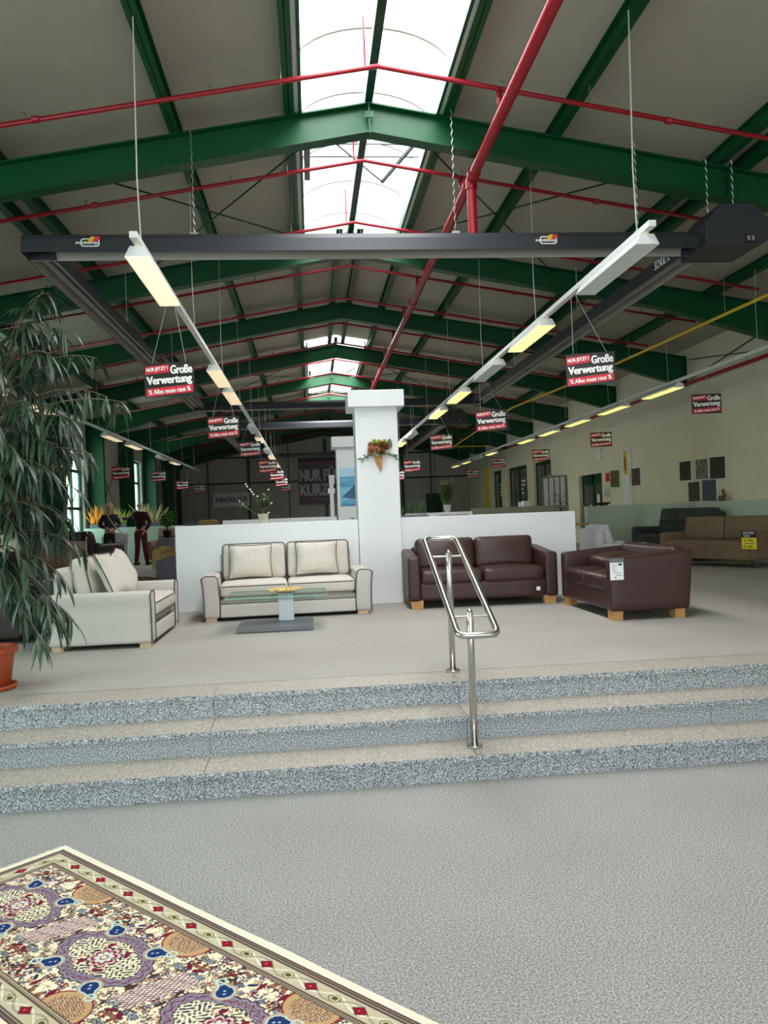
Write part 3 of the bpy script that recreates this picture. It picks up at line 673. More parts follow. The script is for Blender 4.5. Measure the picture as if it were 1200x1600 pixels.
# mint partitions at the right
tag(MB().box(8.15, 8.24, 12.95, 16.1, U, 1.60).build('partition_wall', M['mint'], bevel=.004), 'pale mint partition along the cream wall, right section behind the charcoal sofa', 'partition')
tag(MB().box(8.15, 8.24, 16.13, 19.0, U, 1.60).build('partition_wall', M['mint'], bevel=.004), 'pale mint partition along the cream wall, section below the paired pictures', 'partition')
tag(MB().box(6.83, 8.14, 19.05, 19.13, U, 1.60).box(6.80, 6.84, 18.98, 19.2, U, 1.60).build('partition_wall', M['mint'], bevel=.004), 'pale mint partition end panel facing the room, left of the charcoal sofa', 'partition')
tag(MB().box(4.1, 6.68, 20.0, 20.08, U, 1.66).build('partition_wall', mat('olive_partition', (150, 150, 132), .6)), 'olive grey partition before the tall green doors', 'partition')
tag(MB().box(-6.7, -3.75, 24.0, 24.25, U, 1.50).build('partition_wall', M['mint']), 'pale partition with reed planters behind the two people', 'partition')
tag(MB().box(-6.4, -4.5, 12.6, 12.68, U, 1.5).build('partition_wall', M['ivory']), 'pale partition behind the big plant at the left', 'partition')
tag(MB().box(-5.95, -5.24, 22.95, 23.35, U, 1.25).build('display_plinth', M['mint'], bevel=.005), 'pale green box plinth between the woman and the man', 'plinth')

# ------------------------------------------------------------------ cream sofas
def pipe_loop(mb, c, w, h, y, r=.05, t=.006, tilt=0, puff=0):
    pts = []
    for x, z in rrect(w, h, r): pts.append((c[0] + x, y + tilt * z - puff * 0, c[1] + z))
    mb.tube(pts, t, 6, closed=True)
def cream_sofa(label, W_, loc, rz):
    e = thing('cream_sofa', label, 'sofa', loc, rz); D = .92; iw = W_/2 - .19
    for s_ in (-1, 1):
        def flare(q, s_=s_):
            k = (q.z / .25); return (q.x + s_ * (.012 * k + .014 * k * k), q.y, q.z - (.02 if q.z > 0 else 0) * abs(min(0, q.y)) * 0)
        m = MB().cushion((s_ * (W_/2 - .1), D/2, .275), (.18, D, .47), .035, n=4, warp=flare)
        a = m.build('armrest', M['cream'], e, smooth=True)
        p = MB(); xo = s_ * (W_/2 - .1); pts = []
        for k in range(9): z = -.235 + .44 * k / 8; kk = z / .25; pts.append((xo + s_ * (.09 + .012 * kk + .014 * kk * kk) - 0, .004, .275 + z))
        pts += [(xo + s_ * .085, .004, .496), (xo + s_ * .06, .004, .51), (xo - s_ * .04, .004, .51), (xo - s_ * .062, .004, .49)]
        for k in range(9): z = .2 - .435 * k / 8; kk = z / .25; pts.append((xo + s_ * (-.09 + .012 * kk + .014 * kk * kk), .004, .275 + z))
        p.tube(pts, .006, 6); p.build('piping', M['piping'], a, smooth=True)
    MB().cushion((0, .43, .115), (2 * iw - .002, .84, .145), .012, n=3).build('base_panel', M['cream'], e, smooth=True)
    b = MB().cushion((0, .45, .217), (2 * iw - .002, .80, .06), .02, n=3).build('lower_band', M['cream'], e, smooth=True)
    MB().tube([(-iw, .025, .188), (iw, .025, .188)], .006, 6).build('piping', M['piping'], b)
    MB().cushion((0, D - .09, .40), (2 * iw + .06, .16, .68), .05, n=4).build('back_frame', M['cream'], e, smooth=True)
    for s_ in (-1, 1):
        w = iw - .006; c = s_ * (iw / 2)
        q = MB().cushion((c, .36, .335), (w, .74, .165), .05, (0, 0, .018), n=6).build('seat_cushion', M['creamsoft'], e, smooth=True)
        m = MB()
        for z in (.385, .272):
            m.tube([(c - w/2 + .03, .36, z), (c - w/2 + .004, .05, z), (c - w/2 + .03, -.005, z), (c + w/2 - .03, -.005, z), (c + w/2 - .004, .05, z), (c + w/2 - .03, .36, z)], .006, 6)
        m.build('piping', M['piping'], q, smooth=True)
        R = Matrix.Rotation(-.2, 3, 'X')
        q = MB().cushion((c, .66, .615), (w - .01, .17, .43), .06, (0, .03, 0), n=6, rot=R, wr=.006).build('back_cushion', M['creamsoft'], e, smooth=True)
        m = MB(); pts = []
        for x, z in rrect(w - .01, .43, .05): v = R @ Vector((x, -.065, z)); pts.append((c + v.x, .66 + v.y, .615 + v.z))
        m.tube(pts, .006, 6, closed=True).build('piping', M['piping'], q, smooth=True)
    for x in (-W_/2 + .1, W_/2 - .1):
        for y in (.07, D - .08): MB().box(x - .07, x + .05, y - .05, y + .05, 0, .042).build('leg', M['oakpale'], e)
    MB().box(-iw, iw, .06, D - .05, .03, .05).build('under_cloth', M['black'], e)
    return e
def throw_pillow(label, loc, rot, w=.46, h=.42):
    m = MB(); n = 14; vs = []; fs = []
    for sd in (-1, 1):
        for i in range(n + 1):
            for j in range(n + 1):
                u, v = -1 + 2 * i / n, -1 + 2 * j / n
                pin = 1 - .07 * (1 - abs(u) ** 1.5) * abs(v) ** 3; pin2 = 1 - .07 * (1 - abs(v) ** 1.5) * abs(u) ** 3
                t = .085 * ((1 - u ** 4) * (1 - v ** 4)) ** .6
                wz = noise.noise(Vector((u * 2.2, v * 2.2, loc[0] * 3 + sd))) * .012 + .006 * math.sin(9 * math.atan2(v, u)) * (u * u + v * v) ** 2 * .5
                vs.append((u * w/2 * pin2, sd * (t + (wz if t > .01 else 0)), v * h/2 * pin))
    o = (n + 1) ** 2
    for sd in (0, 1):
        for i in range(n):
            for j in range(n): a = sd * o + i * (n + 1) + j; fs.append((a, a + 1, a + n + 2, a + n + 1))
    m.add(vs, fs); e = m.build('throw_pillow', M['creamsoft'], smooth=True, loc=loc, rot=rot); tag(e, label, 'pillow', 'loose pillows on the cream sofas')
    p = MB(); idx = [(i, 0) for i in range(n)] + [(n, j) for j in range(n)] + [(n - i, n) for i in range(n)] + [(0, n - j) for j in range(n)]
    p.tube([(vs[i * (n + 1) + j][0], 0, vs[i * (n + 1) + j][2]) for i, j in idx], .0065, 6, closed=True).build('piping', M['piping'], e, smooth=True)
    return e
cream_sofa('cream two seat sofa with dark piping standing before the left white partition', 1.90, (-.29, 8.92, U), math.radians(3))
cream_sofa('cream loveseat with dark piping turned sideways beside the big potted plant', 1.42, (-1.47, 7.98, U), math.radians(90))
throw_pillow('cream loose pillow with dark piping, left one on the sofa behind the glass table', (-.735, 9.36, 1.09), (-.28, 0, math.radians(3)), .50, .40)
throw_pillow('cream loose pillow with dark piping, right one on the sofa behind the glass table', (.04, 9.40, 1.10), (-.28, 0, math.radians(3)), .50, .40)
throw_pillow('cream loose pillow leaning at the near end of the sideways loveseat', (-1.86, 7.62, 1.10), (-.5, .12, math.radians(78)), .46, .44)
throw_pillow('cream loose pillow leaning behind it at the middle of the sideways loveseat', (-1.90, 8.12, 1.12), (-.45, -.1, math.radians(98)), .46, .44)

# ------------------------------------------------------------------ brown leather sofas
def leather_sofa(name, label, W_, D, loc, rz, fallen=False):
    e = thing(name, label, 'sofa', loc, rz); at_ = .15; iw = W_/2 - at_
    for s_ in (-1, 1):
        def slope(q):
            t = max(0, min(1, (q.y + D/2) / D)); top = .47 + .12 * t ** 1.2
            return (q.x, q.y + (.05 * (q.z + .26) / .5 if q.y > D * .3 else 0), q.z if q.z < 0 else q.z * (top + .0) / .53 * 1.05)
        a = MB().cushion((s_ * (W_/2 - at_/2), D/2, .36), (at_, D, .54), .035, n=6, warp=slope).build('armrest', M['leather'], e, smooth=True)
        xo = s_ * W_/2 * 1.0 + s_ * .0015
        MB().tube([(xo, D * .5, .12), (xo, D * .5, .55)], .0018, 4).build('seam', M['leathseam'], a)
    MB().cushion((0, .36, .20), (2 * iw + .02, .70, .21), .03, n=5).build('front_rail', M['leather'], e, smooth=True)
    bh = .60
    MB().cushion((0, D - .09, .10 + bh/2), (2 * iw + .06, .17, bh), .05, n=5, warp=lambda q: (q.x, q.y + .06 * (q.z / bh + .5), q.z)).build('back_panel', M['leather'], e, smooth=True)
    for s_ in (-1, 1):
        c = s_ * iw / 2; w = iw - .004
        MB().cushion((c, .33, .36), (w, .68, .17), .055, (0, .0, .02), n=7, wr=.004).build('seat_cushion', M['leather'], e, smooth=True)
        if not fallen:
            MB().cushion((c, D - .25, .60), (w, .19, .40), .06, (0, .035, 0), n=7, rot=Matrix.Rotation(-.22, 3, 'X'), wr=.004).build('back_cushion', M['leather'], e, smooth=True)
        else:
            MB().cushion((c, D - .34, .51), (w, .40, .16), .06, (0, 0, .02), n=7, rot=Matrix.Rotation(.12, 3, 'X'), wr=.006).build('back_cushion', M['leather'], e, smooth=True)
    for x in (-W_/2 + .10, W_/2 - .10):
        for y in (.07, D - .10):
            l = MB(); l.prism([(x - .065, 0), (x + .065, 0), (x + .075, .105), (x - .075, .105)], y - .045, y + .055); l.build('leg', M['oak'], e)
    return e
L1 = leather_sofa('leather_sofa', 'dark brown leather two seat sofa facing the steps, behind the handrail', 1.78, .86, (1.985, 9.10, U), math.radians(-1.5))
MB().box(.62, .665, -.012, -.004, .165, .21).build('care_tag', M['paper'], L1)
L2 = leather_sofa('leather_sofa', 'dark brown leather loveseat turned sideways with collapsed back cushions', 1.55, .80, (2.87, 8.2, U), math.radians(-90), True)
t = thing('price_tag', 'white paper price tag hung on the near arm of the sideways leather loveseat', 'price tag', (2.86, 7.405, 0))
MB().box(.0, .135, -.003, 0, .86, 1.035).build('card', M['paper'], t); MB().box(-.002, .138, -.006, .002, 1.03, 1.07).build('hanger_strip', M['slate'], t)
m = MB()
for k, (a, b) in enumerate(((.012, .07), (.012, .05), (.02, .06), (.03, .1), (.06, .12))): m.box(a, b, -.0045, -.003, 1.0 - k * .024, 1.004 - k * .024)
m.box(.085, .12, -.0045, -.003, 1.0, 1.02); m.build('print', M['textb'], t); text('€', .018, .014, M['textb'], t, (.05, -.005, .885)); 
# ------------------------------------------------------------------ glass coffee table and bowl
e = thing('coffee_table', 'glass topped coffee table on a flat grey base before the cream sofa', 'table', (-.38, 8.2, U))
MB().box(-.40, .36, -.33, .36, .006, .055).build('base_slab', M['slate'], e, bevel=.004)
MB().box(.0, .16, .10, .17, .055, .335).build('pedestal', M['alu'], e, bevel=.004)
MB().box(-.01, .17, .05, .22, .335, .343).build('mount_plate', M['alu'], e)
g = MB().box(-.50, .50, -.36, .36, .344, .356).build('glass_top', M['tableglass'], e)
MB().box(-.502, .502, -.363, -.360, .344, .356).box(-.502, .502, .36, .363, .344, .356).box(-.503, -.5, -.36, .36, .344, .356).box(.5, .503, -.36, .36, .344, .356).build('glass_edge', M['glassedge'], g)
MB().box(-.3, .38, -.2, .2, .30, .308).build('lower_shelf', M['tableglass'], e)
e = thing('decorative_bowl', 'flat golden bowl of wood chips on the glass coffee table', 'bowl', (-.31, 8.28, U + .358))
MB().lathe([(.05, 0), (.12, .006), (.17, .022), (.18, .03), (.165, .022), (.11, .012), (.0, .01)], 24).build('dish', M['gold'], e, smooth=True)
m = MB()
for k in range(60):
    a = random.uniform(0, 2 * PI); r = .19 * math.sqrt(random.random()); z = .022 + .02 * (1 - r / .19)
    m.cushion((r * math.cos(a), r * math.sin(a) * .9, z + .004), (.03, .02, .008), .004, n=1, rot=Matrix.Rotation(random.uniform(0, 3), 3, 'Z') @ Matrix.Rotation(random.uniform(-.6, .6), 3, 'X'))
tag(m.build('wood_chips', M['gold'], e, smooth=True), kind='stuff')

# ------------------------------------------------------------------ stainless handrail
e = thing('handrail', 'brushed stainless steel double handrail frame standing on the granite steps', 'handrail', (.937, 4.694, .152))
def railpt(y): return .80 + .42 * (y - 4.694) + (.94 - .152 - .80)
yb_, yt_ = 4.50, 5.76; hw = .118; pts = []
ra = .05
def rp(x, y): return (x, y - 4.694, railpt(y))
for x, y in ((-hw, yb_ + ra), (-hw, yt_ - ra)): pts.append(rp(x, y))
pts += [rp(-hw + .012, yt_ - .015), rp(-hw + ra, yt_)]
pts += [rp(hw - ra, yt_), rp(hw - .012, yt_ - .015), rp(hw, yt_ - ra), rp(hw, yb_ + ra), rp(hw - .004, yb_ + .025), rp(hw - .018, yb_ + .008), rp(hw - ra, yb_)]
pts += [rp(-hw + ra, yb_), rp(-hw + .018, yb_ + .008), rp(-hw + .004, yb_ + .025)]
MB().tube(pts, .0205, 14, closed=True).build('rail_loop', M['steel'], e, smooth=True)
for (x, y, z0, lab) in ((-.008, 0.0, 0, 'near'), (.01, .77, .304, 'far')):
    zt = railpt(4.694 + y) + .03
    p = MB(); p.tube([(x, y, z0), (x, y, zt), (x, y, zt + .012), (x, y, zt + .02)], [.0215, .0215, .015, .004], 16); p = p.build('post', M['steel'], e, smooth=True)
    MB().lathe([(.0, 0), (.05, 0), (.05, .016), (.046, .02), (.022, .02)], 24, (x, y, z0)).build('flange', M['steel'], p)
    zc_ = railpt(4.694 + y) + .005
    MB().tube([(-hw, y, zc_ + .0), (-hw + .01, y, zc_ + .0), (hw - .01, y, zc_ + .0), (hw, y, zc_ + .0)], .0075, 8).build('cross_bar', M['steel'], e, smooth=True)

# ------------------------------------------------------------------ patterned rug
def make_rug():
    Ls, Ws, st = 2.9, .86, .0028; ns, nw = int(Ls / st) + 1, int(Ws / st) + 1
    s = (np.arange(ns) * st)[:, None] * np.ones((1, nw)); w = np.ones((ns, 1)) * (np.arange(nw) * st)[None, :]
    rg = np.random.RandomState(5)
    sj = s + .002 * np.sin(w * 300) ; wj = w + .0015 * np.sin(s * 260)
    C = lambda r, g, b: np.array(s2l((r, g, b)))
    img = np.zeros((ns, nw, 3)); cream = C(236, 222, 192); img[:] = cream
    navy, blue, burg, tan, olive, grey, plum, dark, khaki = C(38, 52, 92), C(96, 108, 134), C(120, 24, 40), C(180, 140, 98), C(98, 96, 62), C(150, 156, 160), C(128, 112, 128), C(66, 48, 50), C(176, 164, 132)
    P = .655; s0 = 1.08; wc = .43
    def put(mask, c): img[mask] = c
    # scrolling vines
    f1 = np.sin(sj * 43 + 2.2 * np.sin(wj * 31)) + np.sin(wj * 39 + 2.0 * np.sin(sj * 27))
    put(np.abs(f1) < .13, dark); f2 = np.sin(sj * 71 + 3 * np.sin(wj * 50) + 1) + np.cos(wj * 66 + 2.4 * np.sin(sj * 60)); put(np.abs(f2) < .12, C(130, 84, 66))
    # scattered blossoms and leaves (symmetrical inside every repeat)
    items = []
    for k in range(150):
        items.append((rg.uniform(0, P / 2), rg.uniform(0, .27), rg.uniform(.008, .017), rg.randint(0, 6), rg.uniform(0, 6.28), rg.randint(0, 7)))
    cols = [burg, navy, tan, blue, olive, C(150, 96, 70), dark]
    for rep in range(-2, 5):
        for sg in (1, -1):
            for wg in (1, -1):
                for (ds, dw, r, kind, an, ci) in items:
                    cs, cw = s0 + rep * P + sg * ds, wc + wg * dw
                    if cs < 0 or cs > Ls: continue
                    i0, i1 = max(0, int((cs - 2 * r) / st)), min(ns, int((cs + 2 * r) / st) + 2); j0, j1 = max(0, int((cw - 2 * r) / st)), min(nw, int((cw + 2 * r) / st) + 2)
                    a = (s[i0:i1, j0:j1] - cs) * sg; b = (w[i0:i1, j0:j1] - cw) * wg; th = np.arctan2(b, a) + an; rr = np.hypot(a, b)
                    sub = img[i0:i1, j0:j1]
                    if kind <= 2:
                        pet = r * (.72 + .35 * np.cos(th * (5 if kind else 4)))
                        sub[rr < pet * 1.25] = dark; sub[rr < pet] = cols[ci]; sub[rr < r * .32] = cream
                    elif kind <= 4:
                        u = a * math.cos(an) + b * math.sin(an); v = -a * math.sin(an) + b * math.cos(an)
                        el = (u / (r * 1.35)) ** 2 + (v / (r * .55)) ** 2; sub[el < 1.3] = dark; sub[el < .8] = cols[ci]
                    else:
                        sub[rr < r * .9] = cols[ci]; sub[rr < r * .6] = grey; sub[rr < r * .28] = navy
    # tan half roundels along the inner border
    for rep in range(-3, 6):
        for side in (0, 1):
            cs = s0 + P / 2 + rep * P - .16 + (.32 if side else 0) * 0; cw = .185 if side == 0 else Ws - .185
            el = ((s - cs) / .105) ** 2 + ((w - cw) / .085) ** 2; put(el < 1.12, burg); put(el < .98, C(188, 152, 108))
            ins = el < .6; sp = np.sin(s * 330 + 2 * np.sin(w * 200)) * np.sin(w * 330 + np.sin(s * 160)); put(ins & (sp > .35), dark); put(ins & (sp < -.5), burg); put(ins & (np.abs(sp) < .06), cream)
        # net patches between the medallions
        cs = s0 + P / 2 + rep * P
        a = (s - cs) + (w - wc) * .35; b = (w - wc); ins = (np.abs(a) < .055) & (np.abs(b) < .12 + .008 * np.sin(s * 250)); put(ins, C(226, 200, 190))
        net = (np.abs(np.sin(a * 190 + b * 130)) < .34) | (np.abs(np.sin(a * 190 - b * 130)) < .34); put(ins & net, dark); put(ins & (np.abs(np.sin(a * 95)) < .12), C(150, 90, 120))
    # medallions
    for rep in range(-2, 5):
        a = s - (s0 + rep * P); b = w - wc; th = np.arctan2(b, a); rr = np.hypot(a, b)
        base = .150 + .085 * np.abs(np.cos(th)) ** 6 + .004 * np.cos(24 * th)
        put(rr < base + .006, dark); put(rr < base, C(136, 128, 146)); 
        ring = (rr < base) & (rr > base - .042); put(ring & (np.abs(rr - base + .021 + .009 * np.sin(th * 26)) < .0038), burg)
        put(ring & (np.abs(rr - base + .021 - .010 * np.sin(th * 26 + 1)) < .0025), plum * .6)
        put(rr < base - .042, dark); inn = rr < base - .047; put(inn, cream)
        n1 = np.sin(a * 150 + 2 * np.sin(b * 90)) * np.cos(b * 150 + 2 * np.sin(a * 80)); put(inn & (n1 > .42), C(40, 56, 70)); put(inn & (n1 < -.55), C(70, 84, 60)); put(inn & (np.abs(n1 + .2) < .05), C(150, 110, 90))
        for q in range(4):
            t0 = PI / 4 + q * PI / 2; ca, cb = .074 * math.cos(t0), .088 * math.sin(t0); u = (a - ca) * math.cos(t0) + (b - cb) * math.sin(t0); v = -(a - ca) * math.sin(t0) + (b - cb) * math.cos(t0)
            el = (u / .019) ** 2 + (v / .03) ** 2; put(el < 1.25, C(214, 150, 110)); put(el < .95, cream); put((el < .8) & (n1 > 0), navy); put((el < .3), burg)
        st8 = .038 + .022 * np.abs(np.cos(4 * th)) ** .7; put(rr < st8 * 1.14, dark); put(rr < st8, C(214, 176, 176)); put((rr < st8 * .82), burg); put(rr < st8 * .62, C(206, 206, 200)); put(rr < .016, dark); put(rr < .011, C(230, 200, 170))
        # paisleys on the diagonals
        for q in range(4):
            t0 = PI / 4 + q * PI / 2; R0 = .182; u = a * math.cos(t0) + b * math.sin(t0) - R0; v = -a * math.sin(t0) + b * math.cos(t0)
            v2 = v - 7 * np.maximum(u, 0) ** 2 * (1 if q % 2 else -1)
            wd = np.clip(.03 * (1 - (u + .0) / .062), .001, .03)
            body = ((u < .058) & (u > -.0) & (np.abs(v2) < wd)) | (np.hypot(u, v) < .03)
            wo = wd + .013; out = ((u < .075) & (u > 0) & (np.abs(v2) < wo)) | (np.hypot(u, v) < .045)
            put(out, C(176, 156, 130)); put(((u < .066) & (u > 0) & (np.abs(v2) < wd + .007)) | (np.hypot(u, v) < .036), C(190, 200, 196)); put(body, C(32, 54, 98))
            for k in (-.01, .008): put(np.hypot(u - k, v) < .0045, C(170, 190, 214))
            cu = np.hypot(u - .062, v - .018 * (1 if q % 2 else -1)); put((cu < .022) & (cu > .014), C(186, 204, 196))
    # border bands, measured from the nearest edge
    e_ = np.minimum(np.minimum(w, Ws - w), np.minimum(s, Ls - s)); along = np.where(np.minimum(w, Ws - w) <= np.minimum(s, Ls - s), s, w)
    put(e_ < .165, C(92, 74, 72)); put((e_ < .158) & (e_ > .154), khaki); put((e_ < .15) & (e_ > .1475), khaki)
    put(e_ < .139, C(190, 180, 150)); band = (e_ < .139) & (e_ > .07); mid = .105
    sc = np.abs(e_ - mid - .018 * np.sin(along * 28.56)); put(band & (sc < .0035), C(226, 220, 204)); sc2 = np.abs(e_ - mid + .022 * np.sin(along * 28.56 + .7)); put(band & (sc2 < .004), C(150, 146, 130)); put(band & (np.abs(e_ - mid + .012 * np.sin(along * 57.1)) < .002), C(214, 208, 190))
    ph = (along / .11) % 2; u = ((along / .11) % 1 - .5) * .11; v = e_ - mid
    bud = (np.abs(u) / .026 + np.abs(v) / .019) < 1.1; oval = (u / .025) ** 2 + (v / .019) ** 2
    put(band & (ph < 1) & ((np.abs(u) / .026 + np.abs(v) / .019) < 1.3), dark); put(band & (ph < 1) & bud, C(138, 20, 38)); put(band & (ph < 1) & (np.hypot(u + .004, v) < .004), C(200, 120, 120))
    put(band & (ph >= 1) & (oval < 1.0), C(92, 88, 52)); put(band & (ph >= 1) & (oval < .7), C(190, 184, 140)); put(band & (ph >= 1) & (oval < .25), C(84, 78, 48))
    put(e_ < .07, C(86, 66, 66)); put((e_ < .062) & (e_ > .058), C(150, 136, 120)); put((e_ < .05) & (e_ > .047), C(150, 136, 120))
    put(e_ < .038, C(232, 222, 200)); img *= (1 + rg.uniform(-.07, .07, (ns, nw, 1)))
    # mesh
    z = np.full((ns, nw), .009) + rg.uniform(-.0006, .0006, (ns, nw)) + np.where(e_ < .02, -.004, 0)
    d = np.array([.7032, -.711]); wv = np.array([-.711, -.7032]); co = np.zeros((ns, nw, 3))
    edge = .004 * np.sin(s * 7) * (w < .02)
    co[..., 0] = s * d[0] + (w + edge) * wv[0]; co[..., 1] = s * d[1] + (w + edge) * wv[1]; co[..., 2] = z
    me = bpy.data.meshes.new('rug'); nv = ns * nw; me.vertices.add(nv); me.vertices.foreach_set('co', co.reshape(-1))
    ii, jj = np.meshgrid(np.arange(ns - 1), np.arange(nw - 1), indexing='ij'); a = (ii * nw + jj).ravel(); q = np.stack([a, a + 1, a + nw + 1, a + nw], 1)[:, ::-1]
    me.loops.add(q.size); me.loops.foreach_set('vertex_index', q.ravel().astype(np.int32)); me.polygons.add(len(q)); me.polygons.foreach_set('loop_start', (np.arange(len(q)) * 4).astype(np.int32)); me.update(calc_edges=True)
    at = me.color_attributes.new('pile_colour', 'FLOAT_COLOR', 'POINT'); at.data.foreach_set('color', np.concatenate([np.clip(img, 0, 1), np.ones((ns, nw, 1))], 2).reshape(-1).astype(np.float32))
    m, N, L, b = new_mat('rug_pile'); b.inputs['Roughness'].default_value = .95; b.inputs['Specular IOR Level'].default_value = .1
    vc = N.new('ShaderNodeVertexColor'); vc.layer_name = 'pile_colour'; L.new(vc.outputs[0], b.inputs['Base Color']); me.materials.append(m)
    e = thing('oriental_rug', 'patterned oriental rug with blue medallions on cream, lying at the lower left', 'rug', (-1.262, 4.02, 0))
    o = bpy.data.objects.new('pile', me); COL.objects.link(o); o.parent = e
    # backing with thickness and a cream fringe edge
    P4 = [(0, 0), (d[0] * Ls, d[1] * Ls), (d[0] * Ls + wv[0] * Ws, d[1] * Ls + wv[1] * Ws), (wv[0] * Ws, wv[1] * Ws)]
    MB().prism(P4, .001, .0045, 'z').build('backing', M['ivory'], e)
    fr = MB()
    for k in range(170):
        c0 = Vector((wv[0], wv[1], 0)) * (Ws * (k + .5) / 170) + Vector((0, 0, .004)); fr.tube([c0, c0 + Vector((-d[0], -d[1], 0)) * random.uniform(.012, .03) + Vector((random.uniform(-.003, .003), 0, -.002))], .0018, 4)
    tag(fr.build('fringe', M['ivory'], e), kind='stuff')
make_rug()

# ------------------------------------------------------------------ big potted plant at the left
def potted_tree():
    e = thing('potted_tree', 'tall long leaved indoor tree in a terracotta coloured pot at the left edge', 'potted plant', (-2.29, 5.76, U))
    p = MB().lathe([(.135, .03), (.168, .24), (.172, .25), (.19, .255), (.192, .295), (.182, .30), (.172, .29), (.165, .25)], 32).build('pot', M['terra'], e, smooth=True)
    MB().lathe([(.165, 0), (.175, .012), (.18, .034), (.172, .034), (.16, .014)], 32).build('saucer', M['terra'], p, smooth=True)
    MB().lathe([(.001, .245), (.17, .25)], 24).build('soil', M['soil'], e)
    tr = MB(); trunk = [(0, 0, .24), (.03, .01, .7), (.02, -.02, 1.2), (.08, 0, 1.7), (.16, .02, 2.2), (.3, 0, 2.6), (.46, 0, 2.8)]
    tr.tube(trunk, [.022, .02, .018, .015, .012, .007, .003], 8); tr.tube([(-.03, .03, .24), (-.1, .06, .9), (-.12, 0, 1.5), (-.2, 0, 2.2)], [.018, .016, .012, .005], 8)
    rnd = random.Random(11); lv = MB()
    tips = [(.50, 0, 2.78), (.62, .05, 2.52), (.42, -.1, 2.55), (.80, .05, 2.32), (.55, -.2, 2.3), (1.02, -.05, 1.98), (.85, .1, 2.05), (.7, -.25, 1.85), (.62, .2, 1.7), (.78, -.05, 1.62), (.55, -.3, 1.5),
            (.66, .1, 1.35), (.62, -.15, 1.15), (.5, -.3, 1.2), (.68, 0, .95), (.6, -.2, .75), (.56, -.25, .5), (.5, -.35, .32), (.62, -.1, .45), (.4, -.4, .65), (.45, .25, 1.0), (.3, -.42, 1.4), (.25, -.4, 1.8), (.25, -.35, 2.2), (.2, .3, 2.0), (.3, .3, 2.35)]
    tips += [(rnd.uniform(-.75, .35), rnd.uniform(-.45, .4), rnd.uniform(.5, 2.7)) for _ in range(40)]
    tips += [(rnd.uniform(.0, .62), rnd.uniform(-.45, .2), rnd.uniform(.35, 2.3)) for _ in range(26)]
    for t in tips:
        tip = Vector(t); zb = min(2.4, max(.75, t[2] * .75 + .35)); k = (zb - .24) / 2.4
        base = Vector((.02 + .22 * k * k, 0, zb)) if t[0] > -.1 else Vector((-.03 - .15 * k, 0, min(zb, 2.0)))
        mid = (base + tip) / 2 + Vector((0, 0, .16 + .1 * rnd.random())); pts = []
        for i in range(9):
            u = i / 8; pts.append(base * (1 - u) ** 2 + mid * 2 * u * (1 - u) + tip * u * u)
        tr.tube(pts, [.007 - .0045 * i / 8 for i in range(9)], 5)
        n = rnd.randint(24, 31)
        for i in range(n):
            u = .3 + .7 * (i + rnd.random() * .5) / n; u = min(u, 1)
            q = base * (1 - u) ** 2 + mid * 2 * u * (1 - u) + tip * u * u
            tg = ((mid - base) * (1 - u) + (tip - mid) * u).normalized(); az = rnd.uniform(0, 2 * PI)
            rad = Vector((math.cos(az), math.sin(az), rnd.uniform(-.4, .3)))
            d = (tg * rnd.uniform(.2, .8) + rad * .75 + Vector((0, 0, -rnd.uniform(.2, .9)))).normalized()
            lv.leaf(q, d, (0, 0, 1), rnd.uniform(.16, .28), rnd.uniform(.019, .03), rnd.uniform(.7, 1.8), 5)
    # upright top shoot
    for i in range(14):
        a = i * 2.4; z = 2.6 + i * .022; lv.leaf((.44 + .004 * i, 0, z), (math.cos(a), math.sin(a), .5), (0, 0, 1), .16, .018, 1.3, 5)
    tr.build('trunk', M['bark'], e, smooth=True); tag(lv.build('foliage', M['leaf'], e, smooth=True, fix=False), kind='stuff')
potted_tree()

# ------------------------------------------------------------------ other seats in the hall
def gsofa(name, label, cat, W_, D, hs, ha, hb, mt, loc, rz, n=2, aw=.16, legs='metal', legh=.14, wing=0, tilt=-.18, group=None):
    e = thing(name, label, cat, loc, rz, group); iw = W_/2 - aw; m_ = M[mt]
    MB().cushion((0, D * .46, (legh + hs - .13) / 2 + .02), (2 * iw + .04, D * .86, hs - .13 - legh + .06), .03, n=3).build('base', m_, e, smooth=True)
    for s_ in (-1, 1):
        MB().cushion((s_ * (W_/2 - aw/2), D * .48, (legh + ha) / 2), (aw, D * .92, ha - legh), .05, n=4).build('armrest', m_, e, smooth=True)
    MB().cushion((0, D - .1, (legh + hb * .93) / 2), (2 * iw + .04, .16, hb * .93 - legh), .05, n=3).build('back_frame', m_, e, smooth=True)
    w = 2 * iw / n
    for k in range(n):
        c = -iw + w * (k + .5)
        MB().cushion((c, D * .40, hs - .065), (w - .006, D * .74, .15), .05, (0, 0, .02), n=5).build('seat_cushion', m_, e, smooth=True)
        hh = hb - hs + .02
        b = MB().cushion((c, D - .24, hs + hh/2 - .01), (w - .006, .17, hh), .055, (0, .03, 0), n=5, rot=Matrix.Rotation(tilt, 3, 'X')).build('back_cushion', m_, e, smooth=True)
        if wing: MB().tube([(c - w * .44, D - .36, hs + hh * .52), (c + w * .44, D - .36, hs + hh * .52)], .008, 6).build('seam', M['black'], b)
    for x in (-W_/2 + .12, W_/2 - .12):
        for y in (.1, D - .12):
            if legs == 'metal': MB().tube([(x, y, legh + .02), (x + math.copysign(.03, x), y - (.02 if y < .2 else -.02), 0)], [.012, .008], 8).build('leg', M['black'], e)
            else: MB().box(x - .03, x + .03, y - .03, y + .03, 0, legh + .02).build('leg', M['oak'], e)
    return e
S = gsofa('taupe_sofa', 'taupe brown fabric sofa with thin metal legs and yellow price card, right edge', 'sofa', 2.0, .86, .44, .60, .86, 'taupe', (6.83, 13.28, U), math.radians(-67), 2, .13)
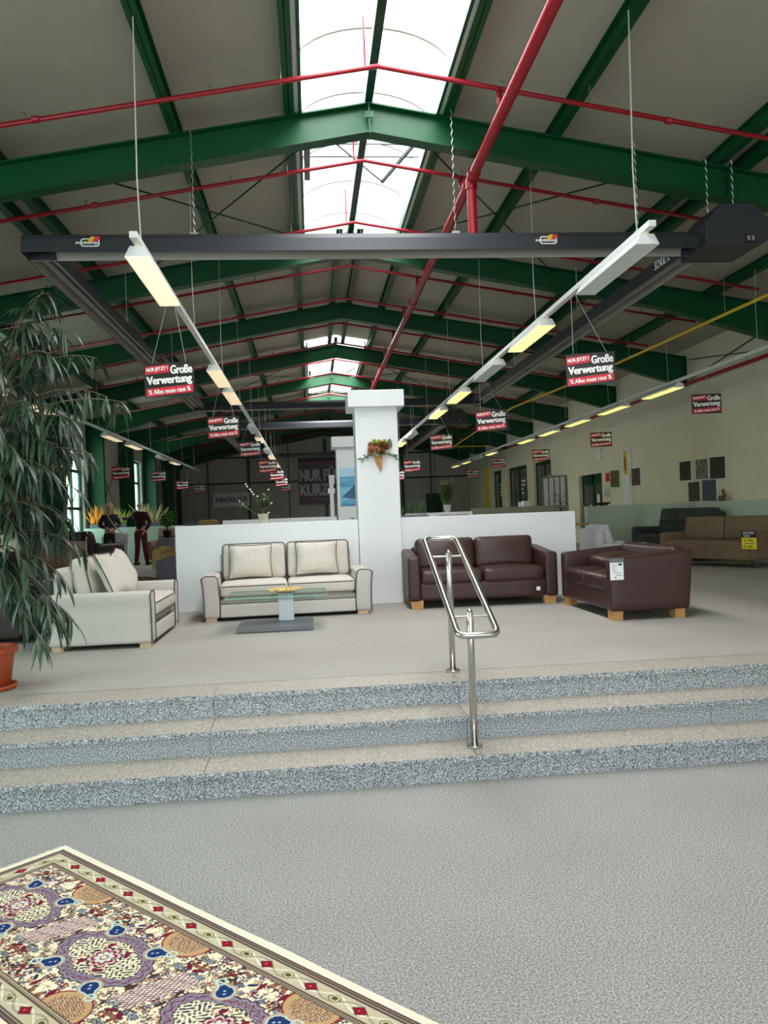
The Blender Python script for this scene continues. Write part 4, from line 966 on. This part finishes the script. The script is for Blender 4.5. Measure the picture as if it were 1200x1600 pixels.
gsofa('recliner_sofa', 'charcoal grey three seat recliner sofa behind the taupe sofa', 'sofa', 2.75, .92, .46, .64, 1.02, 'charcoal', (7.2, 15.95, U), math.radians(-90), 3, .2, 'block', .06, 1)
gsofa('light_grey_armchair', 'light grey armchair behind the sideways leather loveseat', 'armchair', 1.15, .92, .40, .48, .80, 'lightgrey', (5.78, 13.65, U), math.radians(90), 1, .15, 'block', .05, 0, -.3)
t = thing('price_card', 'yellow and navy clearance price card on the right arm of the taupe sofa', 'price tag', (7.178, 12.405, U + .50), math.radians(-67))
MB().box(-.14, .14, -.004, 0, -.17, .02).build('yellow_card', M['tagyel'], t); MB().box(-.14, .14, -.004, 0, .02, .13).build('navy_head', M['tagblue'], t)
text('INSOLVENZ', .04, .21, M['textw'], t, (0, -.006, .098)); text('VERKAUF', .028, .13, M['textw'], t, (-.035, -.006, .048))
text('€ 1998,-', .035, .19, M['textb'], t, (0, -.006, -.025)); text('€ 698,-', .04, .2, M['textb'], t, (0, -.006, -.13)); MB().box(-.09, .1, -.006, -.004, -.088, -.066).build('print', M['oak'], t)
gsofa('brown_sofa', 'dark brown sofa behind the potted tree and the loveseat', 'sofa', 1.35, .85, .42, .6, .8, 'darkbrown', (-3.38, 7.9, U), 0, 2, .16, 'metal', .06)
gsofa('tan_sofa', 'tan brown leather sofa with rolled arms beyond the loveseat at the left', 'sofa', 2.0, .9, .44, .66, .8, 'tan', (-3.45, 11.3, U), math.radians(90), 2, .2, 'block')
gsofa('mauve_sofa', 'mauve brown leather sofa seen from behind near the recliner', 'sofa', 1.5, .85, .44, .6, .84, 'brownhide', (-4.7, 15.4, U), math.radians(180), 2, .16, 'block')
gsofa('dark_armchair', 'dark blue grey high backed armchair at the left near the bright window', 'armchair', .72, .75, .45, .62, 1.02, 'bluegrey', (-6.0, 19.9, U), math.radians(20), 1, .1, 'block')
gsofa('grey_armchair', 'grey taupe armchair with layered back behind the standing man', 'armchair', .95, .85, .45, .62, .98, 'taupe', (-4.25, 22.95, U), math.radians(-8), 1, .14, 'block', .1, 1)
gsofa('mustard_chair', 'mustard coloured low armchair left of the white partition', 'armchair', .75, .7, .42, .5, .62, 'mustard', (-2.68, 17.2, U), math.radians(120), 1, .12, 'block')
gsofa('tan_chair', 'tan high backed chair peeking over the left white partition', 'armchair', .62, .7, .5, .7, 1.15, 'mustard', (-2.12, 18.0, U), math.radians(30), 1, .08, 'block')
gsofa('dark_chair', 'dark grey high backed chair peeking over the left white partition', 'armchair', .7, .7, .5, .7, 1.1, 'bluegrey', (-2.75, 18.6, U), 0, 1, .08, 'block')
gsofa('rust_armchair', 'reddish brown chair top showing over the right white partition', 'armchair', .8, .7, .5, .7, 1.07, 'tan', (2.5, 13.3, U), 0, 1, .08, 'block')
# black massage recliner with pale piping
e = thing('massage_recliner', 'black brown massage recliner with pale piping and ribbed head pad, in front of the woman', 'recliner', (-5.12, 19.4, U), math.radians(150))
MB().cushion((0, 0, .3), (.78, .95, .5), .12, n=4).build('base', M['darkbrown'], e, smooth=True)
MB().cushion((0, .42, .62), (.66, .28, .78), .12, n=5, rot=Matrix.Rotation(-.3, 3, 'X')).build('backrest', M['darkbrown'], e, smooth=True)
for s_ in (-1, 1):
    a = MB().cushion((s_ * .36, .0, .5), (.17, .9, .4), .08, n=4).build('armrest', M['darkbrown'], e, smooth=True)
    MB().tube([(s_ * .28, .62, .45), (s_ * .28, .64, .8), (s_ * .26, .55, 1.02)], .012, 6).build('piping', M['ivory'], e)
m = MB()
for k in range(6): m.cushion((0, .67 - .008 * k * k * .2, .66 + k * .06), (.26, .05, .05), .02, n=1)
m.build('head_pad', M['slate'], e, smooth=True)
# low furniture and goods
tag(MB().prism([(-3.0, .06), (-2.2, .06), (-2.2, .66), (-2.45, .62), (-3.0, .46)], 15.4, 15.46).build('side_panel', M['bluegrey'], loc=(0, 0, U - .06)), 'blue grey slanted furniture side panel left of the white partition', 'furniture panel')
m = MB()
for k in range(9): m.cushion((-3.18 + random.uniform(-.25, .3), 14.85 + random.uniform(-.1, .1), .05 + random.random() * .05), (.3, .16, .1), .045, n=3, wr=.03, rot=Matrix.Rotation(random.uniform(-.4, .4), 3, 'Z'))
tag(m.build('shaggy_throw', mat('brown_shag', (84, 60, 48), .95, bump=1, bscale=40), smooth=True, loc=(0, 0, U)), 'dark brown shaggy throw heaped on the floor beyond the loveseat', 'throw')
tag(MB().box(-.22, .22, -.22, .22, 0, .72).build('display_plinth', M['slate'], loc=(-3.95, 22.0, U), bevel=.01), 'grey plinth under the small bushy tree', 'plinth')
# ------------------------------------------------------------------ plants
def bush(name, label, loc, potm, pr, ph, lm, fr, fh, n, ll, lw, stem=.2, cat='potted plant', droop=.6, up=.5, seed=1, square=False):
    rnd = random.Random(seed); e = thing(name, label, cat, loc)
    if square: MB().box(-pr, pr, -pr * .5, pr * .5, 0, ph).build('pot', potm, e, bevel=.004)
    else: MB().lathe([(pr * .72, 0), (pr, ph), (pr * 1.03, ph), (pr * .95, ph), (pr * .9, ph * .85)], 20).build('pot', potm, e, smooth=True)
    MB().lathe([(.001, ph * .84), (pr * .9, ph * .85)], 14).build('soil', M['soil'], e)
    st = MB(); lv = MB()
    for k in range(max(3, n // 14)):
        a = rnd.uniform(0, 2 * PI); r = fr * rnd.uniform(.2, .9); tip = Vector((r * math.cos(a), r * math.sin(a), ph + stem + fh * rnd.uniform(.3, 1)))
        b = Vector((0, 0, ph * .8)); md = (b + tip) / 2 + Vector((-.2 * tip.x, -.2 * tip.y, .05)); pts = [b * (1 - u) ** 2 + md * 2 * u * (1 - u) + tip * u * u for u in (0, .25, .5, .75, 1)]
        st.tube(pts, [.008, .006, .005, .004, .002], 5)
        for i in range(14):
            u = .35 + .65 * i / 13; q = b * (1 - u) ** 2 + md * 2 * u * (1 - u) + tip * u * u; az = rnd.uniform(0, 2 * PI)
            lv.leaf(q, (math.cos(az), math.sin(az), up * rnd.uniform(-.3, 1.2)), (0, 0, 1), ll * rnd.uniform(.7, 1.2), lw, droop, 3)
    st.build('stem', M['bark'], e, smooth=True); tag(lv.build('foliage', lm, e, smooth=True, fix=False), kind='stuff'); return e
o1 = bush('potted_jasmine', 'small flowering plant in an ivory pot on top of the left white partition', (-.61, 10.06, 1.53), M['ivory'], .068, .12, M['leaf2'], .14, .26, 300, .055, .022, .02, seed=4)
m = MB(); m.tube([(0, 0, .1), (-.08, 0, .3), (-.2, -.02, .50)], .003, 5)
m.tube([(0, 0, .1), (-.1, 0, .12), (-.19, 0, .2), (-.27, 0, .26)], .003, 5); m.build('trailing_stem', M['leaf2'], o1, smooth=True)
m = MB(); rnd = random.Random(3)
for (x, z) in ((-.2, .5), (-.185, .47), (-.15, .43), (-.13, .40), (-.11, .37), (.02, .3), (.08, .42), (-.06, .34), (.11, .25), (.07, .13)): m.blob((x, -.03, z), .012, 4, (1.2, 1, .8), .2)
m.build('blossoms', M['petal'], o1, smooth=True)
m = MB()
for k in range(14): m.leaf((-.27 + rnd.uniform(-.04, .04), rnd.uniform(-.03, .03), .25 + rnd.uniform(-.03, .03)), (rnd.uniform(-1, 1), rnd.uniform(-1, 1), rnd.uniform(-.5, .8)), (0, 0, 1), .06, .025, .4, 3)
m.build('shoot_leaves', M['leaf2'], o1, smooth=True, fix=False)
bush('potted_umbrella_plant', 'tall dark leaved plant in a white pot on the ledge right of the near pillar', (2.76, 15.87, 1.586), M['potwhite'], .08, .15, M['leaf2'], .18, .5, 420, .14, .035, .05, seed=8)
bush('potted_shrub', 'dark green shrub right of the plant in the white pot', (4.1, 21.5, U), M['black'], .2, .35, M['leaf'], .35, .75, 300, .16, .05, .2, seed=9)
bush('small_bushy_tree', 'small bright green bushy tree in a dark pot left of the white partition', (-3.95, 22.0, U + .722), M['black'], .13, .2, M['leaf3'], .3, .32, 320, .14, .04, .2, seed=10)
def reeds(name, label, loc, lm, n, h, sp, pw, seed, lean=.35, wd=.014):
    rnd = random.Random(seed); e = thing(name, label, 'dried plant', loc)
    MB().box(-pw, pw, -.09, .09, 0, .12).build('planter', M['slate'], e); m = MB()
    for k in range(n):
        x = rnd.uniform(-pw, pw) * .8; dx = rnd.uniform(-lean, lean) + x * sp; hh = h * rnd.uniform(.5, 1)
        m.tube([(x, rnd.uniform(-.05, .05), .1), (x + dx * .4, 0, .1 + hh * .5), (x + dx, rnd.uniform(-.1, .1), .1 + hh)], [wd, wd * .9, wd * .3], 5)
    tag(m.build('reeds', lm, e, smooth=True), kind='stuff'); return e
reeds('orange_reed_planter', 'planter of bright orange reeds against the first bright window, left of the woman', (-6.36, 24.12, 1.50), M['orange'], 34, .62, .3, .2, 1, .2)
reeds('green_reed_planter', 'planter of yellow green reeds between the two people', (-5.72, 24.12, 1.50), M['lime'], 26, .55, .5, .2, 2, .25)
reeds('straw_reed_planter', 'planter of pale straw reeds right of the standing man', (-4.82, 24.12, 1.50), M['straw'], 34, .62, .6, .28, 3, .3, .012)
e = thing('snake_plant_trough', 'trough of short snake plants behind the right white partition beside the pillar', 'potted plant', (1.66, 13.1, 1.42))
MB().box(-.28, .28, -.1, .1, 0, .14).build('trough', M['slate'], e); m = MB(); rnd = random.Random(5)
for k in range(26): m.leaf((rnd.uniform(-.25, .25), rnd.uniform(-.05, .05), .1), (rnd.uniform(-.35, .35), rnd.uniform(-.2, .2), 1), (1, 0, 0), rnd.uniform(.18, .36), .04, .05, 3)
tag(m.build('foliage', M['leaf3'], e, fix=False), kind='stuff')
tag(MB().box(1.35, 2.0, 12.95, 13.25, 0, .96).build('low_cabinet', M['white'], loc=(0, 0, U)), 'white cabinet under the snake plant trough', 'cabinet')
e = thing('air_plant', 'tiny spiky air plant on the left partition beside the pillar', 'plant', (.52, 10.06, 1.53)); m = MB()
for k in range(16): a = k * 2.4; m.leaf((0, 0, .005), (math.cos(a), math.sin(a), .6), (0, 0, 1), .07, .008, .3, 3)
m.build('foliage', M['sage'], e, fix=False)
# dried flower bouquet on the pillar
e = thing('dried_flower_bouquet', 'dried flower bouquet with orange blooms and burlap ribbon hung on the near pillar', 'bouquet', (.86, 9.94, 2.40)); rnd = random.Random(6)
def bloom(c, r, m_, nm):
    m = MB()
    for k in range(22):
        a = k * 2.4; t = k / 22; el = .2 + 1.2 * (1 - t); m.leaf(c, (math.cos(a) * math.cos(el), -math.sin(el) - .2, math.sin(a) * math.cos(el)), (0, 1, 0), r, r * .9, -.5, 3)
    m.build(nm, m_, e, smooth=True, fix=False)
for (x, z, r, k) in ((-.08, -.01, .075, 'flower'), (-.02, .0, .06, 'flower'), (.05, .05, .07, 'flowerbr'), (.10, .03, .07, 'flowerbr'), (-.03, .06, .06, 'flowerbr'), (-.09, .06, .05, 'flower'), (.02, .09, .05, 'palegreen'), (-.04, .1, .045, 'palegreen'), (.09, .1, .04, 'palegreen'), (.05, -.03, .06, 'flowerbr')):
    bloom((x, -.03 - rnd.random() * .03, z), r, M[k], 'bloom')
m = MB()
for k in range(34):
    s_ = -1 if k % 2 else 1; t = rnd.random(); b = (s_ * (.06 + .17 * t) + .02, -.02, -.03 - .08 * t); m.leaf(b, (s_ * rnd.uniform(.2, 1), -.3, rnd.uniform(-.8, .5)), (0, 1, 0), rnd.uniform(.035, .07), .02, .2, 3)
for k in range(7): m.leaf((.1, -.02, .02), (.5 + .1 * k, -.2, 1 - .12 * k), (0, 1, 0), .15 - .01 * k, .035, .1, 4)
m.leaf((.02, -.06, -.02), (-.3, -.3, -1), (0, 1, 0), .09, .07, .1, 4).leaf((.04, -.06, -.02), (.7, -.2, -.3), (0, 1, 0), .09, .05, .1, 4)
m.build('greenery', M['sage'], e, smooth=True, fix=False)
MB().add([(-.07, -.03, -.05), (.06, -.035, -.05), (.05, -.05, -.17), (.045, -.02, -.26), (.035, -.02, -.27), (-.005, -.03, -.19)], [(0, 5, 2, 1), (5, 4, 3, 2)]).build('burlap_ribbon', M['burlap'], e, fix=False).modifiers.new('t', 'SOLIDIFY').thickness = .006

# ------------------------------------------------------------------ banners and notices on walls
e = thing('black_banner', 'large black banner with grey lettering NUR FÜR KURZE ZEIT on the far end wall', 'banner', (1.85, YB - .14, 3.47))
MB().box(-2.45, 2.45, -.01, .01, -1.2, 1.2).build('board', M['signblack'], e)
MB().box(-2.35, 2.35, -.016, -.01, .93, .96).box(-2.35, 2.35, -.016, -.01, -.96, -.93).build('red_line', M['signred'], e)
text('NUR FÜR', .72, 2.15, M['textg'], e, (-1.3, -.02, .36), bold=.05); text('KURZE ZEIT', .6, 3.0, M['textg'], e, (-.87, -.02, -.46), bold=.05)
e = thing('pale_sale_sign', 'pale grey sign reading ABVERKAUF on the far end wall at the left', 'sign', (-4.05, YB - .14, 2.65))
MB().box(-.92, .92, -.01, .01, -.36, .36).build('board', mat('pale_sign', (214, 220, 226), .6), e); text('ABVERKAUF', .26, 1.62, M['textb'], e, (0, -.02, 0), bold=.02)
darkwood = [(24, 18, 18), (58, 44, 38), (96, 78, 64)]
pics = [(16.82, 2.305, .52, .42, [(16, 12, 12), (40, 22, 20), (70, 40, 34)], 'very dark forest picture, top left of the five', 0), (16.07, 2.30, .52, .42, [(60, 52, 44), (120, 108, 94), (170, 158, 140)], 'pale brown branches picture, top middle of the five', 0),
        (15.42, 2.29, .60, .44, [(14, 12, 12), (36, 28, 26), (80, 64, 54)], 'dark tree trunks picture, top right of the five', .03), (16.45, 1.83, .50, .42, [(40, 34, 26), (64, 52, 38), (88, 74, 54)], 'dark olive picture, lower left of the five', 0),
        (15.79, 1.835, .58, .44, [(20, 24, 34), (60, 90, 110), (110, 80, 70)], 'blue flecked dark picture, lower right of the five', .03), (20.9, 2.33, .62, .46, [(40, 46, 20), (84, 90, 40), (120, 120, 70)], 'small olive green picture left of the white wall strip', .04), (19.5, 2.315, .52, .44, [(44, 26, 20), (84, 56, 42), (110, 84, 64)], 'small brown picture right of the white wall strip', 0)]
for i, (y, z, w, h, cs, nm, tl) in enumerate(pics):
    e = thing('forest_picture', nm + ' on the cream wall', 'picture', (XW - .02, y, z)); e.rotation_euler = (tl, 0, 0)
    MB().box(-.012, .012, -w/2 - .02, w/2 + .02, -h/2 - .02, h/2 + .02).build('white_edge', M['white'], e)
    MB().box(-.016, -.0125, -w/2, w/2, -h/2, h/2).build('print', picture_mat('forest_print_%d' % i, cs, 9, (1, 3, 1)), e)
e = thing('wall_strip', 'narrow white vertical strip with a yellow poster on the cream wall', 'wall panel', (XW - .06, 19.95, U))
MB().box(-.05, .05, -.17, .17, 0, 2.62).build('panel', M['white'], e); MB().box(-.056, -.05, -.12, .12, 1.95, 2.58).build('yellow_poster', mat('ochre_poster', (226, 178, 60), .6), e)
MB().box(-.06, -.056, -.05, .05, 2.05, 2.4).build('poster_print', mat('poster_brown', (130, 92, 30), .6), e); MB().box(-.065, -.05, -.05, .05, .95, 1.13).build('switch_plate', M['darkbrown'], e); MB().box(-.06, -.05, -.07, .07, .55, .64).build('socket', M['ivory'], e)
tag(MB().cyl((XW - .05, 22.0, 3.1), (XW, 22.0, 3.1), .18, n=24).build('wall_clock', M['white'], smooth=False), 'round pale wall clock above the small green door', 'clock')
tag(MB().box(XW - .02, XW, 21.35, 21.6, 2.28, 2.52).build('fire_notice', M['signred']), 'small red fire notice right of the small green door', 'notice')
tag(MB().box(XW - .08, XW, 21.35, 21.6, 1.87, 2.07).build('alarm_box', M['alu']), 'small grey and black box right of the small green door', 'alarm box')
tag(MB().lathe([(.01, .02), (.12, .03), (.2, .09), (.205, .1), (.19, .095), (.1, .05), (.01, .045)], 20).build('bowl', M['black'], loc=(7.25, 19.09, 1.585), smooth=True), 'black shallow bowl on the mint end panel', 'bowl')
e = thing('wooden_figure', 'small brown wooden figure on the mint partition below the pictures', 'figurine', (8.2, 15.1, 1.60))
MB().cushion((0, 0, .06), (.07, .2, .12), .03, n=2).build('body', M['tan'], e, smooth=True); MB().cushion((0, -.08, .16), (.06, .07, .18), .025, n=2, rot=Matrix.Rotation(-.5, 3, 'X')).build('neck', M['tan'], e, smooth=True)
# goods on and behind the olive partition
e = thing('slender_sculpture', 'slender dark sculpture on a white base above the olive partition', 'sculpture', (5.66, 20.4, U))
MB().box(-.09, .09, -.09, .09, 0, 1.35).build('base', M['white'], e); MB().tube([(0, 0, 1.35), (.02, 0, 1.5), (-.02, 0, 1.65), (.0, 0, 1.78)], [.05, .035, .05, .03], 8).build('figure', M['charcoal'], e, smooth=True)
tag(MB().box(-.04, .04, -.03, .03, 0, .12).build('white_card', M['paper'], loc=(5.4, 20.04, 1.66)), 'small white card standing on the olive partition', 'card')
e = thing('sample_rack', 'upright rack of pale slatted samples beside the small green door', 'rack', (6.62, 20.9, U), math.radians(-12))
m = MB()
for k in range(4): m.box(-.3 + k * .15, -.19 + k * .15, -.01, .01, .3, 1.95 + k * .01)
m.build('sample_slats', M['lightgrey'], e); MB().box(-.34, .34, .012, .05, .05, 2.02).build('rack_back', mat('rack_brown', (120, 112, 100), .6), e)
e = thing('dried_branch', 'thin dark dried branch before the sample rack', 'branch', (6.35, 19.7, U)); m = MB(); rnd = random.Random(8)
m.tube([(0, 0, 0), (.03, 0, .8), (0, 0, 1.35)], .012, 5)
for k in range(16): a = rnd.uniform(0, 6.28); z = 1.0 + .03 * k; m.tube([(0, 0, z), (.14 * math.cos(a), .1 * math.sin(a), z + .08), (.22 * math.cos(a), .15 * math.sin(a), z + rnd.uniform(-.05, .1))], .005, 4)
m.build('twigs', M['darkbrown'], e)
e = thing('bistro_table', 'small round table with a light wooden top right of the white partition end', 'table', (5.85, 17.2, U))
MB().cyl((0, 0, .74), (0, 0, .775), .33, n=28).build('table_top', M['oak'], e, bevel=.004); MB().cyl((0, 0, .02), (0, 0, .74), .03, n=12).build('column', M['black'], e); MB().cyl((0, 0, 0), (0, 0, .02), .2, n=20).build('foot_plate', M['black'], e)
gsofa('olive_armchair', 'dark olive armchair beyond the small round table', 'armchair', .8, .75, .42, .55, .8, 'taupe', (5.6, 17.9, U), math.radians(10), 1, .1, 'block')
e = thing('brochure_stand', 'slim white stand with small boxes left of the farther pillar', 'stand', (.44, 16.6, U))
MB().box(-.04, .04, -.04, .04, 0, 1.9).build('post', M['white'], e); MB().box(-.08, .07, -.05, .05, 1.62, 1.72).build('box_shelf', M['white'], e); MB().box(-.05, .07, -.06, .04, 1.82, 2.0).build('box_shelf', M['white'], e); MB().box(.05, .09, -.03, .03, .4, 1.6).build('brown_strip', M['tan'], e)

# ------------------------------------------------------------------ people
def skin_obj(name, verts, edges, radii, m_, parent, sub=2, root=0):
    me = bpy.data.meshes.new(name); me.from_pydata(verts, edges, []); me.update()
    o = bpy.data.objects.new(name, me); COL.objects.link(o); o.parent = parent; me.materials.append(m_)
    md = o.modifiers.new('skin', 'SKIN'); md.use_smooth_shade = True
    for i, r in enumerate(radii):
        r = r if isinstance(r, tuple) else (r, r); me.skin_vertices[0].data[i].radius = r
    me.skin_vertices[0].data[root].use_root = True
    s = o.modifiers.new('sub', 'SUBSURF'); s.levels = s.render_levels = sub; return o
def chainskel(chains):
    """chains: list of lists of (point, radius); a point shared by value is shared"""
    V = []; E = []; R = []; ix = {}
    for ch in chains:
        prev = None
        for p, r in ch:
            k = tuple(round(c, 4) for c in p)
            if k not in ix: ix[k] = len(V); V.append(p); R.append(r)
            if prev is not None and prev != ix[k]: E.append((prev, ix[k]))
            prev = ix[k]
    return V, E, R
def hand(wrist, d, side, curl=.3):
    """palm and five unequal fingers from the wrist along d"""
    w = Vector(wrist); d = Vector(d).normalized(); s_ = Vector(side).normalized(); n = d.cross(s_)
    palm = w + d * .055; out = [[(tuple(w), .024), (tuple(palm), (.034, .016))]]
    for k, ln in enumerate((.062, .072, .066, .05)):
        b = palm + d * .03 + s_ * (.027 - .018 * k); m = b + d * ln * .5; t = m + (d * .8 - n * curl) * ln * .5
        out.append([(tuple(palm), (.034, .016)), (tuple(b), .010), (tuple(m), .009), (tuple(t), .0075)])
    b = w + d * .03 + s_ * .03; out.append([(tuple(palm), (.034, .016)), (tuple(b), .011), (tuple(b + d * .03 + s_ * .02), .009)])
    return out
def person(label, loc, rz, H, body, arms_l, arms_r, legs, top_m, leg_m, top_r, hair_fn, shoe=True):
    e = thing('person', label, 'person', loc, rz); k = H / 1.75
    pel, ch, nk = (0, 0, .95 * k), (0, .01, 1.28 * k), (0, .0, 1.47 * k)
    hd = (0, -.015, 1.56 * k)
    sk = [[(pel, .12), ((0, 0, 1.1 * k), .11), (ch, .12), (nk, .05), (hd, .055), ((0, -.03, 1.64 * k), (.078, .095)), ((0, -.02, 1.70 * k), (.07, .085))]]
    for s_, a in ((-1, arms_l), (1, arms_r)):
        sh = (s_ * .17 * k, .0, 1.40 * k); sk.append([(ch, .12), (sh, .05), (a[0], .036), (a[1], .026)])
        d = Vector(a[1]) - Vector(a[0]); sk += hand(a[1], d, a[2])
    for s_, l in ((-1, legs[0]), (1, legs[1])):
        hp = (s_ * .09 * k, 0, .90 * k); sk.append([(pel, .12), (hp, .08), (l[0], .052), (l[1], .036), ((l[1][0], l[1][1] - .13, .035), .03)])
    V, E, R = chainskel(sk); skin_obj('body', V, E, R, M['skin'], e)
    # knitted top / jacket
    t = [[((0, 0, .92 * k), top_r), ((0, 0, 1.1 * k), top_r * .95), (ch, top_r * 1.08), ((0, 0, 1.42 * k), .085)]]
    for s_, a in ((-1, arms_l), (1, arms_r)):
        sh = (s_ * .17 * k, .0, 1.385 * k); w = tuple(Vector(a[1]) * .94 + Vector(a[0]) * .06); t.append([(ch, top_r * 1.08), (sh, .075), (a[0], .056), (w, .042)])
    V, E, R = chainskel(t); skin_obj('sweater' if top_m is M['maroon'] else 'jacket', V, E, R, top_m, e)
    t = [[((0, 0, .98 * k), .14), ((0, 0, .93 * k), .14)]]
    for s_, l in ((-1, legs[0]), (1, legs[1])): t.append([((0, 0, .93 * k), .14), ((s_ * .095 * k, 0, .83 * k), .10), (l[0], .075), ((l[1][0], l[1][1], .06), .062)])
    V, E, R = chainskel(t); skin_obj('trousers', V, E, R, leg_m, e)
    for s_, l in ((-1, legs[0]), (1, legs[1])):
        MB().cushion((l[1][0], l[1][1] - .06, .04), (.1, .28, .08), .035, n=3).build('shoe', M['black'], e, smooth=True)
    f = MB()  # face
    z = 1.63 * k; f.blob((0, -.125, z - .015), .014, 5, (.8, 1.1, 1.3)).blob((-.078, -.02, z), .022, 5, (.4, .8, 1.2)).blob((.078, -.02, z), .022, 5, (.4, .8, 1.2)); f.build('face', M['skin'], e, smooth=True)
    MB().blob((-.03, -.105, z + .02), .01, 5).blob((.03, -.105, z + .02), .01, 5).build('eye', M['textb'], e, smooth=True)
    MB().blob((0, -.11, z - .05), .02, 5, (1.1, .5, .35)).build('mouth', M['lip'], e, smooth=True)
    hair_fn(e, k); return e
def bald(e, k):
    MB().blob((0, .015, 1.62 * k), .088, 8, (.95, .95, .6)).build('hair', mat('short_grey_hair', (190, 176, 164), .9), e, smooth=True)
    MB().tube([(.062 * math.cos(a), .0 + .062 * math.sin(a), 1.485 * k) for a in [q * PI / 6 for q in range(12)]], .018, 8, closed=True).build('shirt_collar', M['paper'], e, smooth=True)
def blond(e, k):
    m = MB(); m.blob((0, .045, 1.67 * k), .108, 8, (.95, .85, 1.0))
    for s_ in (-1, 1): m.tube([(s_ * .07, .02, 1.72 * k), (s_ * .1, .02, 1.58 * k), (s_ * .1, .02, 1.46 * k), (s_ * .1, -.02, 1.38 * k)], [.03, .036, .034, .02], 8)
    m.tube([(0, .08, 1.68 * k), (0, .1, 1.5 * k), (0, .08, 1.36 * k)], [.06, .08, .04], 10); m.build('hair', M['hair'], e, smooth=True)
# the man: back towards the camera, left arm stretched out towards the woman
person('bald person in dark maroon sweater and burgundy trousers pointing left, seen from behind', (-4.68, 22.1, U), math.radians(172), 1.76, None,
       ((-.27, -.02, 1.14), (-.16, .12, .93), (0, 1, 0)), ((.36, -.12, 1.27), (.60, -.22, 1.30), (0, 0, 1)),
       (((-.10, -.02, .50), (-.17, .02, .09)), ((.10, -.01, .50), (.15, .0, .09))), M['maroon'], M['burgundy'], .135, bald)
person('blond person in a black jacket standing behind the recliner, facing the camera', (-5.27, 21.2, U), math.radians(12), 1.70, None,
       ((-.26, .0, 1.12), (-.08, -.2, 1.04), (0, 0, 1)), ((.26, .0, 1.12), (.08, -.22, 1.02), (0, 0, 1)),
       (((-.09, -.01, .50), (-.10, .02, .09)), ((.09, -.01, .50), (.10, .02, .09))), M['blackcloth'], M['blackcloth'], .13, blond)
t = thing('shoulder_bag', 'pale grey shoulder bag with a strap carried by the blond person', 'bag', (-4.93, 21.0, U + .78), math.radians(12))
MB().cushion((0, 0, 0), (.34, .12, .26), .04, n=3).build('bag_body', M['lightgrey'], t, smooth=True)
MB().tube([(.02, -.04, .12), (-.15, -.14, .3), (-.28, -.14, .5), (-.36, -.02, .68)], .014, 6).build('strap', M['lightgrey'], t, smooth=True)
